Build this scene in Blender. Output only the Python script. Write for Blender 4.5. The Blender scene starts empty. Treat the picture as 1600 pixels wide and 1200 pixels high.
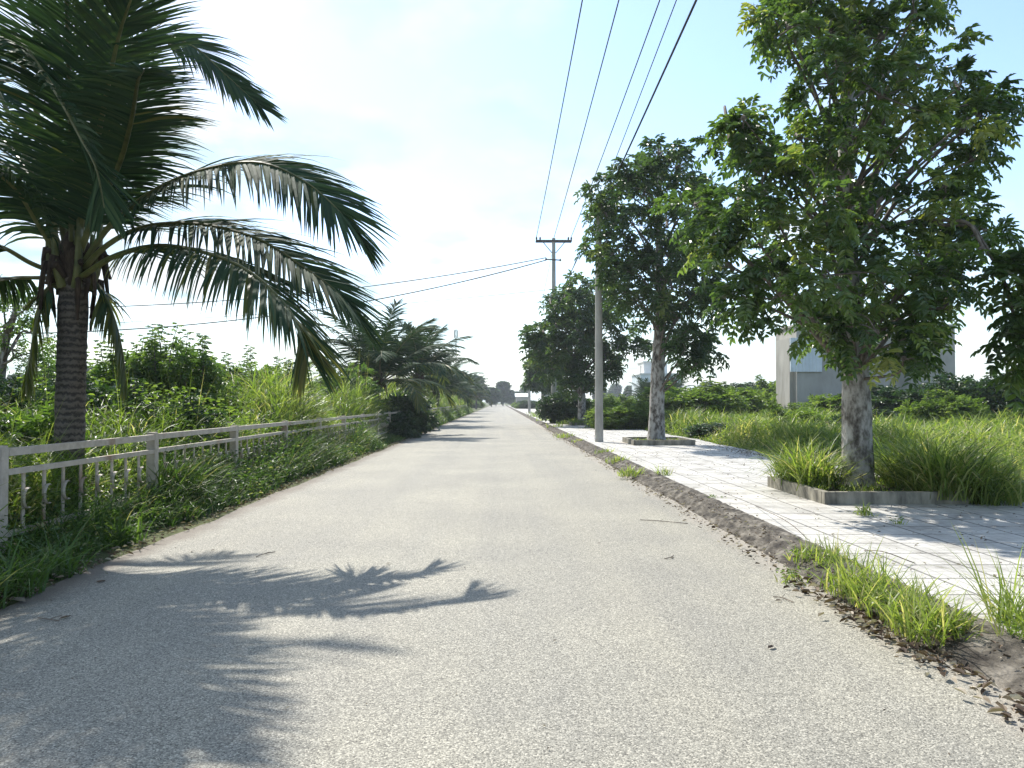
import bpy, math, random
import numpy as np
R = math.radians
rng = np.random.default_rng(7)
random.seed(7)
S = bpy.context.scene
COL = S.collection

# ------------------------------------------------------------ camera, sky, sun, exposure
F, W, H = 1180.0, 1600.0, 1200.0
CAM_H = 1.55
PITCH, YAW = math.atan(28 / F), -math.atan(20 / F)
cam_d = bpy.data.cameras.new('camera'); cam = bpy.data.objects.new('camera', cam_d); COL.objects.link(cam)
cam.location = (0, 0, CAM_H); cam.rotation_euler = (R(90) + PITCH, 0, YAW)
cam_d.sensor_width = 36; cam_d.lens = 36 * F / W; cam_d.clip_start = 0.05; cam_d.clip_end = 3000
S.camera = cam
S.view_settings.view_transform = 'Standard'; S.view_settings.look = 'None'
S.view_settings.gamma = 1; S.view_settings.exposure = 1.0
SUN_EL, SUN_AZ = R(50), R(-28.5)          # azimuth measured from +Y (down the road), negative = to the left
sd = np.array([math.sin(SUN_AZ) * math.cos(SUN_EL), math.cos(SUN_AZ) * math.cos(SUN_EL), math.sin(SUN_EL)])
sun_d = bpy.data.lights.new('sun', 'SUN'); sun_d.energy = 4.1; sun_d.angle = R(0.6); sun_d.color = (1, .955, .88)
sun = bpy.data.objects.new('sun', sun_d); COL.objects.link(sun)
sun.rotation_euler = (R(90) - SUN_EL, 0, math.pi - SUN_AZ)
wd = bpy.data.worlds.new('World'); S.world = wd; wd.use_nodes = True
wn, wl = wd.node_tree.nodes, wd.node_tree.links
wn.clear()
def node(ns, t, **k):
    n = ns.new(t)
    for a, b in k.items(): setattr(n, a, b)
    return n
sky = node(wn, 'ShaderNodeTexSky', sky_type='NISHITA', sun_disc=False, sun_elevation=SUN_EL, sun_rotation=SUN_AZ,
           air_density=1.0, dust_density=.5, ozone_density=1.3)
tc = node(wn, 'ShaderNodeTexCoord'); sx = node(wn, 'ShaderNodeSeparateXYZ'); wl.new(tc.outputs['Generated'], sx.inputs[0])
zz = node(wn, 'ShaderNodeMath', operation='ADD'); wl.new(sx.outputs[2], zz.inputs[0]); zz.inputs[1].default_value = .22
dx = node(wn, 'ShaderNodeMath', operation='DIVIDE'); dy = node(wn, 'ShaderNodeMath', operation='DIVIDE')
for d, i in ((dx, 0), (dy, 1)): wl.new(sx.outputs[i], d.inputs[0]); wl.new(zz.outputs[0], d.inputs[1])
cb = node(wn, 'ShaderNodeCombineXYZ'); wl.new(dx.outputs[0], cb.inputs[0]); wl.new(dy.outputs[0], cb.inputs[1])
nz = node(wn, 'ShaderNodeTexNoise'); nz.inputs['Scale'].default_value = 1.5; nz.inputs['Detail'].default_value = 7; nz.inputs['Roughness'].default_value = .52
wl.new(cb.outputs[0], nz.inputs['Vector'])
# cloud cover is thickest to the left, where the sun stands, and thins to the right
cov = node(wn, 'ShaderNodeMath', operation='MULTIPLY_ADD'); wl.new(sx.outputs[0], cov.inputs[0]); cov.inputs[1].default_value = -.15; wl.new(nz.outputs[0], cov.inputs[2])
rp = node(wn, 'ShaderNodeValToRGB'); rp.color_ramp.elements[0].position = .46; rp.color_ramp.elements[1].position = .66
wl.new(cov.outputs[0], rp.inputs[0])
hz = node(wn, 'ShaderNodeMapRange'); wl.new(sx.outputs[2], hz.inputs[0])
hz.inputs[1].default_value = 0.0; hz.inputs[2].default_value = .20; hz.inputs[3].default_value = .9; hz.inputs[4].default_value = 0
mx0 = node(wn, 'ShaderNodeMath', operation='MAXIMUM'); wl.new(rp.outputs[0], mx0.inputs[0]); wl.new(hz.outputs[0], mx0.inputs[1])
mxf = node(wn, 'ShaderNodeMath', operation='MULTIPLY'); wl.new(mx0.outputs[0], mxf.inputs[0]); mxf.inputs[1].default_value = .93
sm_ = node(wn, 'ShaderNodeMix', data_type='RGBA', blend_type='MULTIPLY'); sm_.inputs[0].default_value = 1; wl.new(sky.outputs[0], sm_.inputs[6]); sm_.inputs[7].default_value = (1.1, 1.12, 1.13, 1)
cm = node(wn, 'ShaderNodeMix', data_type='RGBA'); wl.new(mxf.outputs[0], cm.inputs[0]); wl.new(sm_.outputs[2], cm.inputs[6])
cn_ = node(wn, 'ShaderNodeTexNoise'); cn_.inputs['Scale'].default_value = 2.6; cn_.inputs['Detail'].default_value = 6; wl.new(cb.outputs[0], cn_.inputs['Vector'])
cr_ = node(wn, 'ShaderNodeValToRGB'); cr_.color_ramp.elements[0].position = .42; cr_.color_ramp.elements[0].color = (2.7, 3.6, 3.9, 1); cr_.color_ramp.elements[1].position = .56; cr_.color_ramp.elements[1].color = (4.6, 4.7, 4.7, 1)
wl.new(cn_.outputs[0], cr_.inputs[0]); wl.new(cr_.outputs[0], cm.inputs[7])
cm.inputs[7].default_value = (4.35, 4.55, 4.6, 1)
bg = node(wn, 'ShaderNodeBackground'); bg.inputs[1].default_value = .125; wl.new(cm.outputs[2], bg.inputs[0])
wo = node(wn, 'ShaderNodeOutputWorld'); wl.new(bg.outputs[0], wo.inputs[0])
S.cycles.max_bounces = 6; S.cycles.transmission_bounces = 4; S.cycles.transparent_max_bounces = 4
S.cycles.sample_clamp_indirect = 6

# ------------------------------------------------------------ pixel -> world point helper (1600x1200 photograph)
def at(px, py, Y):
    x, y, z = (px - W / 2) / F, -(py - H / 2) / F, -1.0
    a = R(90) + PITCH
    X1, Y1, Z1 = x, y * math.cos(a) - z * math.sin(a), y * math.sin(a) + z * math.cos(a)
    X2, Y2 = X1 * math.cos(YAW) - Y1 * math.sin(YAW), X1 * math.sin(YAW) + Y1 * math.cos(YAW)
    k = Y / Y2
    return np.array([X2 * k, Y, CAM_H + Z1 * k])

# ------------------------------------------------------------ object helpers
def tag(o, label=None, cat=None, group=None, kind=None):
    for k, v in (('label', label), ('category', cat), ('group', group), ('kind', kind)):
        if v: o[k] = v
    return o
def empty(name, loc, label=None, cat=None, group=None, rz=0):
    o = bpy.data.objects.new(name, None); COL.objects.link(o); o.location = loc; o.rotation_euler = (0, 0, rz); o.empty_display_size = .2
    return tag(o, label, cat, group)
def copy_tree(o, parent=None):
    c = o.copy(); COL.objects.link(c)
    if parent: c.parent = parent
    for ch in list(o.children): copy_tree(ch, c)
    return c

class MB:
    """collects vertex / face arrays; build() links them as ONE mesh object"""
    def __init__(s): s.V = []; s.Q = []; s.M = []; s.A = []; s.n = 0
    def add(s, v, q, mat=0, a=None):
        v = np.asarray(v, float).reshape(-1, 3); q = np.asarray(q, int)
        if q.shape[1] == 3: q = np.hstack([q, np.full((len(q), 1), -10**9)])
        s.V.append(v); s.Q.append(q + s.n); s.M.append(np.full(len(q), mat, int))
        s.A.append(np.full(len(v), .5) if a is None else np.broadcast_to(np.asarray(a, float), (len(v),)))
        s.n += len(v); return s
    def build(s, name, mats, parent=None, smooth=False, origin=None):
        V = np.concatenate(s.V); Q = np.concatenate(s.Q); M = np.concatenate(s.M); A = np.concatenate(s.A)
        if origin is not None: V = V - np.asarray(origin, float)
        tri = Q[:, 3] < 0
        cnt = np.where(tri, 3, 4)
        loops = Q.ravel()[np.column_stack([np.ones((len(Q), 3), bool), ~tri]).ravel()]
        me = bpy.data.meshes.new(name)
        me.vertices.add(len(V)); me.vertices.foreach_set('co', V.astype(np.float32).ravel())
        me.loops.add(len(loops)); me.loops.foreach_set('vertex_index', loops.astype(np.int32))
        me.polygons.add(len(Q)); me.polygons.foreach_set('loop_start', np.concatenate([[0], np.cumsum(cnt)[:-1]]).astype(np.int32))
        me.polygons.foreach_set('material_index', M.astype(np.int32))
        me.polygons.foreach_set('use_smooth', np.full(len(Q), smooth))
        at_ = me.attributes.new('v', 'FLOAT', 'POINT'); at_.data.foreach_set('value', A.astype(np.float32))
        for m in (mats if isinstance(mats, (list, tuple)) else [mats]): me.materials.append(m)
        me.update(calc_edges=True); me.validate()
        o = bpy.data.objects.new(name, me); COL.objects.link(o)
        if origin is not None and parent is None: o.location = origin
        if parent is not None: o.parent = parent
        return o

def nrm(a): return a / np.maximum(np.linalg.norm(a, axis=-1, keepdims=True), 1e-9)
def box(mb, c, s, rz=0, mat=0, bev=0.0):
    x, y, z = np.array(s) / 2
    b = min(bev, x * .9, y * .9)
    if b > 0:
        ring = np.array([(x - b, -y), (x, -y + b), (x, y - b), (x - b, y), (-x + b, y), (-x, y - b), (-x, -y + b), (-x + b, -y)])
    else: ring = np.array([(x, -y), (x, y), (-x, y), (-x, -y)])
    n = len(ring); lv = [(-z, 1), (z, 1)]
    V = np.array([(p[0] * k, p[1] * k, h) for h, k in lv for p in ring])
    cc, ss = math.cos(rz), math.sin(rz)
    V = V @ np.array([[cc, ss, 0], [-ss, cc, 0], [0, 0, 1]]) + np.array(c)
    Q = [(i, (i + 1) % n, n + (i + 1) % n, n + i) for i in range(n)]
    if n == 4: Q += [(4, 5, 6, 7), (3, 2, 1, 0)]
    else: Q += [(8, 9, 10, 11), (8, 11, 12, 15), (12, 13, 14, 15), (3, 2, 1, 0), (7, 4, 3, 0), (7, 6, 5, 4)]
    return mb.add(V, Q, mat)
def spline(P, n):
    P = np.asarray(P, float); m = len(P)
    E = np.vstack([2 * P[0] - P[1], P, 2 * P[-1] - P[-2]])
    t = np.linspace(0, m - 1, n); i = np.minimum(t.astype(int), m - 2); u = (t - i)[:, None]
    a, b, c, d = E[i], E[i + 1], E[i + 2], E[i + 3]
    return .5 * (2 * b + (c - a) * u + (2 * a - 5 * b + 4 * c - d) * u**2 + (3 * b - a - 3 * c + d) * u**3)
def tube(mb, P, rad, k=8, mat=0, rough=0, cap=True, flat=1.0, a=None):
    P = np.asarray(P, float); n = len(P); rad = np.broadcast_to(np.asarray(rad, float), (n,))
    T = nrm(np.gradient(P, axis=0)); ref = np.array([0, 0, 1.0]) if abs(T[0][2]) < .9 else np.array([1.0, 0, 0])
    U = np.zeros_like(P); u = np.cross(T[0], ref)
    for i in range(n):
        u = u - T[i] * np.dot(u, T[i]); u = u / np.linalg.norm(u); U[i] = u
    B = np.cross(T, U)
    an = np.linspace(0, 2 * math.pi, k, endpoint=False)
    rr = rad[:, None] * (1 + (rough * rng.normal(size=(n, k)) if rough else 0))
    V = P[:, None] + rr[..., None] * (np.cos(an)[None, :, None] * U[:, None] + flat * np.sin(an)[None, :, None] * B[:, None])
    I = np.arange(n - 1)[:, None] * k + np.arange(k)[None]; J = np.arange(n - 1)[:, None] * k + (np.arange(k) + 1) % k
    Q = np.stack([I, J, J + k, I + k], -1).reshape(-1, 4)
    mb.add(V.reshape(-1, 3), Q, mat, a)
    if cap:
        for e, p in ((0, P[0]), (n - 1, P[-1])):
            ring = V[e]; mb.add(np.vstack([ring, p]), [(i, (i + 1) % k, k) for i in range(k)], mat, a)
    return mb
def sheet(name, x0, x1, y0, y1, z, mat, nx=1, ny=1, zf=None, xf=None):
    xs, ys = np.linspace(x0, x1, nx + 1), np.linspace(y0, y1, ny + 1)
    X, Y = np.meshgrid(xs, ys); Z = np.full_like(X, z)
    if xf is not None: X = xf(X, Y)
    if zf is not None: Z = Z + zf(X, Y)
    I = (np.arange(ny)[:, None] * (nx + 1) + np.arange(nx)[None])
    Q = np.stack([I, I + 1, I + nx + 2, I + nx + 1], -1).reshape(-1, 4)
    return MB().add(np.stack([X, Y, Z], -1), Q).build(name, mat, smooth=True)

# leaves: six-point outline, folded along the midrib
def leaves(mb, O, D, N, L, Wd, fold=.25, droop=.15, mat=0, v=None):
    O = np.asarray(O, float); n = len(O)
    L = np.broadcast_to(np.asarray(L, float), (n,))[:, None]; Wd = np.broadcast_to(np.asarray(Wd, float), (n,))[:, None]
    D = nrm(D); Sd = nrm(np.cross(D, N)); N = np.cross(Sd, D)
    up = N * fold * Wd
    b = O; t = O + D * L - N * droop * L
    r1 = O + D * .3 * L + Sd * .5 * Wd + up; r2 = O + D * .72 * L + Sd * .4 * Wd + up - N * droop * .4 * L
    l1 = O + D * .3 * L - Sd * .5 * Wd + up; l2 = O + D * .72 * L - Sd * .4 * Wd + up - N * droop * .4 * L
    V = np.stack([b, r1, r2, t, l2, l1], 1).reshape(-1, 3)
    k = np.arange(n)[:, None] * 6
    Q = np.concatenate([k + np.array([[0, 1, 2, 3]]), k + np.array([[0, 3, 4, 5]])])
    v = rng.random(n) if v is None else np.broadcast_to(v, (n,))
    mb.add(V, Q, mat, np.repeat(v, 6)); return mb
def rand_unit(n):
    a = rng.normal(size=(n, 3)); return nrm(a)
UP = np.array([0, 0, 1.0])
def pinnate(mb, O, D, L, pairs=5, ll=.13, lw=.045, droop=.25, mat=0, v=None, stem_mat=None, ang=1.0):
    """compound leaves: pairs of leaflets on a drooping midrib (all arrays over leaves)"""
    O = np.asarray(O, float); n = len(O); D = nrm(D); L = np.broadcast_to(np.asarray(L, float), (n,))
    Sd = nrm(np.cross(D, UP + rng.normal(size=(n, 3)) * .25)); Nn = np.cross(Sd, D)
    v = rng.random(n) if v is None else np.broadcast_to(v, (n,))
    s = np.linspace(.25, 1, pairs)
    Os, Ds, Ns, Ls, Ws, vs = [], [], [], [], [], []
    for i, si in enumerate(s):
        P = O + D * (si * L)[:, None] - UP * (droop * si**2 * L)[:, None]
        T = nrm(D - UP * (2 * droop * si))
        for sg in (-1, 1):
            d = T * .45 + Sd * sg * ang - UP * .25 + rng.normal(size=(n, 3)) * .16
            Os.append(P); Ds.append(d); Ns.append(Nn + rng.normal(size=(n, 3)) * .3); Ls.append(ll * rng.uniform(.75, 1.15, n) * (1 - .25 * abs(si - .65))); Ws.append(lw * rng.uniform(.85, 1.15, n)); vs.append(np.clip(v + rng.normal(size=n) * .08, 0, 1))
    P = O + D * L[:, None] - UP * (droop * L)[:, None]
    Os.append(P); Ds.append(D - UP * 2 * droop); Ns.append(Nn); Ls.append(np.full(n, ll)); Ws.append(np.full(n, lw)); vs.append(v)
    leaves(mb, np.concatenate(Os), np.concatenate(Ds), np.concatenate(Ns), np.concatenate(Ls), np.concatenate(Ws), mat=mat, v=np.concatenate(vs))
    return mb
def blades(mb, P, h, w, az, lean, bend, seg=4, mat=0, v=None):
    """grass blades: angle from vertical grows from lean to lean+bend along the blade"""
    P = np.asarray(P, float); n = len(P)
    g = lambda q: np.broadcast_to(np.asarray(q, float), (n,))
    h, w, az, lean, bend = map(g, (h, w, az, lean, bend))
    Hd = np.stack([np.sin(az), np.cos(az), np.zeros(n)], 1)
    tw = az + math.pi / 2 + rng.normal(size=n) * .7
    Sd = np.stack([np.sin(tw), np.cos(tw), np.zeros(n)], 1)
    pts = [P]; 
    for i in range(seg):
        th = lean + bend * (i + .5) / seg
        pts.append(pts[-1] + (Hd * np.sin(th)[:, None] + UP * np.cos(th)[:, None]) * (h / seg)[:, None])
    prof = [.7, 1, .85, .55, .05] if seg == 4 else list(np.interp(np.linspace(0, 1, seg + 1), [0, .3, .7, 1], [.7, 1, .6, .05]))
    V = np.stack([np.stack([p - Sd * (w * f / 2)[:, None], p + Sd * (w * f / 2)[:, None]], 1) for p, f in zip(pts, prof)], 1)
    m = 2 * (seg + 1); k = np.arange(n)[:, None] * m
    Q = np.concatenate([k + np.array([[2 * i, 2 * i + 1, 2 * i + 3, 2 * i + 2]]) for i in range(seg)])
    v = rng.random(n) if v is None else g(v)
    mb.add(V.reshape(-1, 3), Q, mat, np.repeat(v, m)); return mb

# ------------------------------------------------------------ materials
def mat_base(name):
    m = bpy.data.materials.new(name); m.use_nodes = True; n = m.node_tree.nodes; n.clear()
    o = n.new('ShaderNodeOutputMaterial'); b = n.new('ShaderNodeBsdfPrincipled'); m.node_tree.links.new(b.outputs[0], o.inputs[0])
    return m, n, m.node_tree.links, b, o
def ramp(n, stops):
    r = n.new('ShaderNodeValToRGB'); e = r.color_ramp.elements
    while len(e) < len(stops): e.new(.5)
    for el, (p, c) in zip(e, stops): el.position = p; el.color = (*c, 1)
    return r
def leafmat(name, stops, trans=.4, tcol=1.5, rough=.45, spec=.4):
    m, n, l, b, o = mat_base(name)
    a = n.new('ShaderNodeAttribute'); a.attribute_name = 'v'
    r = ramp(n, stops); l.new(a.outputs['Fac'], r.inputs[0]); l.new(r.outputs[0], b.inputs['Base Color'])
    b.inputs['Roughness'].default_value = rough; b.inputs['Specular IOR Level'].default_value = spec
    t = n.new('ShaderNodeBsdfTranslucent')
    mu = node(n, 'ShaderNodeMix', data_type='RGBA', blend_type='MULTIPLY'); mu.inputs[0].default_value = 1
    l.new(r.outputs[0], mu.inputs[6]); mu.inputs[7].default_value = (tcol * 1.15, tcol * 1.25, tcol * .55, 1); l.new(mu.outputs[2], t.inputs[0])
    x = n.new('ShaderNodeMixShader'); x.inputs[0].default_value = trans
    l.new(b.outputs[0], x.inputs[1]); l.new(t.outputs[0], x.inputs[2]); l.new(x.outputs[0], o.inputs[0])
    return m
def noisemat(name, stops, scale, rough=.8, bump=.3, bscale=None, detail=6, stretch=(1, 1, 1), bdist=.01, spec=.3, second=None):
    m, n, l, b, o = mat_base(name)
    c = n.new('ShaderNodeTexCoord'); mp = n.new('ShaderNodeMapping'); mp.inputs['Scale'].default_value = stretch
    l.new(c.outputs['Object'], mp.inputs[0])
    t = n.new('ShaderNodeTexNoise'); t.inputs['Scale'].default_value = scale; t.inputs['Detail'].default_value = detail; t.inputs['Roughness'].default_value = .62
    l.new(mp.outputs[0], t.inputs['Vector']); r = ramp(n, stops); l.new(t.outputs[0], r.inputs[0])
    out = r.outputs[0]
    if second:  # (scale, lo, hi, colour) stains of another colour
        t3 = n.new('ShaderNodeTexNoise'); t3.inputs['Scale'].default_value = second[0]; t3.inputs['Detail'].default_value = 4
        l.new(mp.outputs[0], t3.inputs['Vector'])
        mr = n.new('ShaderNodeMapRange'); mr.inputs[1].default_value = second[1]; mr.inputs[2].default_value = second[2]; l.new(t3.outputs[0], mr.inputs[0])
        mi = node(n, 'ShaderNodeMix', data_type='RGBA'); l.new(mr.outputs[0], mi.inputs[0]); l.new(out, mi.inputs[6]); mi.inputs[7].default_value = (*second[3], 1)
        out = mi.outputs[2]
    l.new(out, b.inputs['Base Color'])
    b.inputs['Roughness'].default_value = rough; b.inputs['Specular IOR Level'].default_value = spec
    t2 = n.new('ShaderNodeTexNoise'); t2.inputs['Scale'].default_value = bscale or scale * 3; t2.inputs['Detail'].default_value = 5
    l.new(mp.outputs[0], t2.inputs['Vector'])
    bp = n.new('ShaderNodeBump'); bp.inputs['Strength'].default_value = bump; bp.inputs['Distance'].default_value = bdist
    l.new(t2.outputs[0], bp.inputs['Height']); l.new(bp.outputs[0], b.inputs['Normal'])
    return m

def road_material():
    m, n, l, b, o = mat_base('chip_seal_asphalt')
    c = n.new('ShaderNodeTexCoord')
    vo = n.new('ShaderNodeTexVoronoi'); vo.inputs['Scale'].default_value = 135; l.new(c.outputs['Object'], vo.inputs['Vector'])
    sp = n.new('ShaderNodeSeparateColor'); l.new(vo.outputs['Color'], sp.inputs[0])
    chips = ramp(n, [(0, (.088, .083, .070)), (.25, (.185, .177, .148)), (.75, (.285, .273, .228)), (1, (.46, .437, .365))]); l.new(sp.outputs[0], chips.inputs[0])
    big = n.new('ShaderNodeTexNoise'); big.inputs['Scale'].default_value = .55; big.inputs['Detail'].default_value = 7; l.new(c.outputs['Object'], big.inputs['Vector'])
    br = ramp(n, [(.3, (.86, .86, .87)), (.7, (1.08, 1.07, 1.04))]); l.new(big.outputs[0], br.inputs[0])
    mu = node(n, 'ShaderNodeMix', data_type='RGBA', blend_type='MULTIPLY'); mu.inputs[0].default_value = 1; l.new(chips.outputs[0], mu.inputs[6]); l.new(br.outputs[0], mu.inputs[7])
    # long worn streaks along the driving direction
    mp = n.new('ShaderNodeMapping'); mp.inputs['Scale'].default_value = (1.6, .04, 1); l.new(c.outputs['Object'], mp.inputs[0])
    st = n.new('ShaderNodeTexNoise'); st.inputs['Scale'].default_value = 1; st.inputs['Detail'].default_value = 3; l.new(mp.outputs[0], st.inputs['Vector'])
    sr = ramp(n, [(.35, (.93, .93, .94)), (.65, (1.05, 1.04, 1.02))]); l.new(st.outputs[0], sr.inputs[0])
    mu2 = node(n, 'ShaderNodeMix', data_type='RGBA', blend_type='MULTIPLY'); mu2.inputs[0].default_value = 1; l.new(mu.outputs[2], mu2.inputs[6]); l.new(sr.outputs[0], mu2.inputs[7])
    # washed-in sand by the right kerb, dirt by the left verge
    sx_ = n.new('ShaderNodeSeparateXYZ'); l.new(c.outputs['Object'], sx_.inputs[0])
    ed = n.new('ShaderNodeTexNoise'); ed.inputs['Scale'].default_value = 1.3; ed.inputs['Detail'].default_value = 8; ed.inputs['Roughness'].default_value = .7; l.new(c.outputs['Object'], ed.inputs['Vector'])
    ad = node(n, 'ShaderNodeMath', operation='MULTIPLY_ADD'); l.new(ed.outputs[0], ad.inputs[0]); ad.inputs[1].default_value = .75; l.new(sx_.outputs[0], ad.inputs[2])
    ms = n.new('ShaderNodeMapRange'); l.new(ad.outputs[0], ms.inputs[0]); ms.inputs[1].default_value = 2.78; ms.inputs[2].default_value = 3.02; ms.inputs[4].default_value = .7
    sand = node(n, 'ShaderNodeMix', data_type='RGBA'); l.new(ms.outputs[0], sand.inputs[0]); l.new(mu2.outputs[2], sand.inputs[6])
    fn = n.new('ShaderNodeTexNoise'); fn.inputs['Scale'].default_value = 60; fn.inputs['Detail'].default_value = 5; l.new(c.outputs['Object'], fn.inputs['Vector'])
    sc_ = ramp(n, [(.3, (.20, .175, .145)), (.7, (.37, .335, .285))]); l.new(fn.outputs[0], sc_.inputs[0]); l.new(sc_.outputs[0], sand.inputs[7])
    ad2 = node(n, 'ShaderNodeMath', operation='MULTIPLY_ADD'); l.new(ed.outputs[0], ad2.inputs[0]); ad2.inputs[1].default_value = -.6; l.new(sx_.outputs[0], ad2.inputs[2])
    md = n.new('ShaderNodeMapRange'); l.new(ad2.outputs[0], md.inputs[0]); md.inputs[1].default_value = -3.72; md.inputs[2].default_value = -3.95; md.inputs[4].default_value = .8
    dirt = node(n, 'ShaderNodeMix', data_type='RGBA'); l.new(md.outputs[0], dirt.inputs[0]); l.new(sand.outputs[2], dirt.inputs[6]); dirt.inputs[7].default_value = (.13, .105, .08, 1)
    l.new(dirt.outputs[2], b.inputs['Base Color'])
    b.inputs['Roughness'].default_value = .78; b.inputs['Specular IOR Level'].default_value = .35
    bp = n.new('ShaderNodeBump'); bp.inputs['Strength'].default_value = .55; bp.inputs['Distance'].default_value = .004
    l.new(vo.outputs['Distance'], bp.inputs['Height']); bp.invert = True; l.new(bp.outputs[0], b.inputs['Normal'])
    return m
def paving_material():
    m, n, l, b, o = mat_base('concrete_paving_tiles')
    c = n.new('ShaderNodeTexCoord')
    def brick(w_, mort, smooth=.1):
        t = n.new('ShaderNodeTexBrick'); t.offset = 0; t.squash = 1; t.inputs['Scale'].default_value = 1
        t.inputs['Brick Width'].default_value = w_; t.inputs['Row Height'].default_value = w_; t.inputs['Mortar Size'].default_value = mort; t.inputs['Mortar Smooth'].default_value = smooth
        t.inputs['Color1'].default_value = (.0, .0, .0, 1); t.inputs['Color2'].default_value = (1, 1, 1, 1); t.inputs['Mortar'].default_value = (.5, .5, .5, 1)
        l.new(wob.outputs[0], t.inputs['Vector']); return t
    wn_ = n.new('ShaderNodeTexNoise'); wn_.inputs['Scale'].default_value = 1.2; wn_.inputs['Detail'].default_value = 4; l.new(c.outputs['Object'], wn_.inputs['Vector'])
    wob = node(n, 'ShaderNodeVectorMath', operation='MULTIPLY_ADD'); l.new(wn_.outputs['Color'], wob.inputs[0]); wob.inputs[1].default_value = (.03, .03, 0); l.new(c.outputs['Object'], wob.inputs[2])
    t1 = brick(.5, .014); t2 = brick(.125, .004, .6)
    nz_ = n.new('ShaderNodeTexNoise'); nz_.inputs['Scale'].default_value = 2.2; nz_.inputs['Detail'].default_value = 9; nz_.inputs['Roughness'].default_value = .7; l.new(c.outputs['Object'], nz_.inputs['Vector'])
    base = ramp(n, [(.30, (.19, .175, .15)), (.44, (.38, .365, .335)), (.66, (.54, .525, .49))]); l.new(nz_.outputs[0], base.inputs[0])
    tv = node(n, 'ShaderNodeMix', data_type='RGBA', blend_type='MULTIPLY'); tv.inputs[0].default_value = 1; l.new(base.outputs[0], tv.inputs[6])
    tr = ramp(n, [(0, (.88, .88, .87)), (1, (1.06, 1.05, 1.03))]); l.new(t1.outputs['Color'], tr.inputs[0]); l.new(tr.outputs[0], tv.inputs[7])
    m1 = node(n, 'ShaderNodeMix', data_type='RGBA'); l.new(tv.outputs[2], m1.inputs[6]); m1.inputs[7].default_value = (.07, .065, .055, 1)
    gap = node(n, 'ShaderNodeMath', operation='MULTIPLY'); gn = n.new('ShaderNodeMapRange'); l.new(nz_.outputs[0], gn.inputs[0]); gn.inputs[1].default_value = .66; gn.inputs[2].default_value = .4; gn.inputs[3].default_value = .7
    l.new(t1.outputs['Fac'], gap.inputs[0]); l.new(gn.outputs[0], gap.inputs[1]); l.new(gap.outputs[0], m1.inputs[0])
    m2 = node(n, 'ShaderNodeMix', data_type='RGBA'); l.new(m1.outputs[2], m2.inputs[6]); m2.inputs[7].default_value = (.2, .19, .17, 1)
    g2 = node(n, 'ShaderNodeMath', operation='MULTIPLY'); l.new(t2.outputs['Fac'], g2.inputs[0]); g2.inputs[1].default_value = .85; l.new(g2.outputs[0], m2.inputs[0])
    # rusty leaf stains here and there
    st = n.new('ShaderNodeTexNoise'); st.inputs['Scale'].default_value = .55; st.inputs['Detail'].default_value = 6; l.new(c.outputs['Object'], st.inputs['Vector'])
    sm = n.new('ShaderNodeMapRange'); l.new(st.outputs[0], sm.inputs[0]); sm.inputs[1].default_value = .62; sm.inputs[2].default_value = .74; sm.inputs[4].default_value = .55
    m3 = node(n, 'ShaderNodeMix', data_type='RGBA'); l.new(sm.outputs[0], m3.inputs[0]); l.new(m2.outputs[2], m3.inputs[6]); m3.inputs[7].default_value = (.30, .21, .13, 1)
    l.new(m3.outputs[2], b.inputs['Base Color']); b.inputs['Roughness'].default_value = .75
    hs = node(n, 'ShaderNodeMath', operation='MAXIMUM'); l.new(t1.outputs['Fac'], hs.inputs[0]); l.new(g2.outputs[0], hs.inputs[1])
    bp = n.new('ShaderNodeBump'); bp.invert = True; bp.inputs['Strength'].default_value = .7; bp.inputs['Distance'].default_value = .008
    l.new(hs.outputs[0], bp.inputs['Height']); l.new(bp.outputs[0], b.inputs['Normal'])
    return m
def palmtrunk_material():
    m, n, l, b, o = mat_base('ringed_palm_bark')
    c = n.new('ShaderNodeTexCoord'); wv = n.new('ShaderNodeTexWave'); wv.bands_direction = 'Z'; wv.inputs['Scale'].default_value = 3.6; wv.inputs['Distortion'].default_value = 6.5; wv.inputs['Detail'].default_value = 6; wv.inputs['Detail Scale'].default_value = 5; wv.inputs['Detail Roughness'].default_value = .7
    l.new(c.outputs['Object'], wv.inputs['Vector'])
    r = ramp(n, [(0, (.045, .036, .03)), (.3, (.09, .074, .06)), (1, (.16, .132, .105))]); l.new(wv.outputs[0], r.inputs[0]); l.new(r.outputs[0], b.inputs['Base Color'])
    b.inputs['Roughness'].default_value = .85
    bp = n.new('ShaderNodeBump'); bp.inputs['Strength'].default_value = .8; bp.inputs['Distance'].default_value = .02; l.new(wv.outputs[0], bp.inputs['Height']); l.new(bp.outputs[0], b.inputs['Normal'])
    return m

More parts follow.
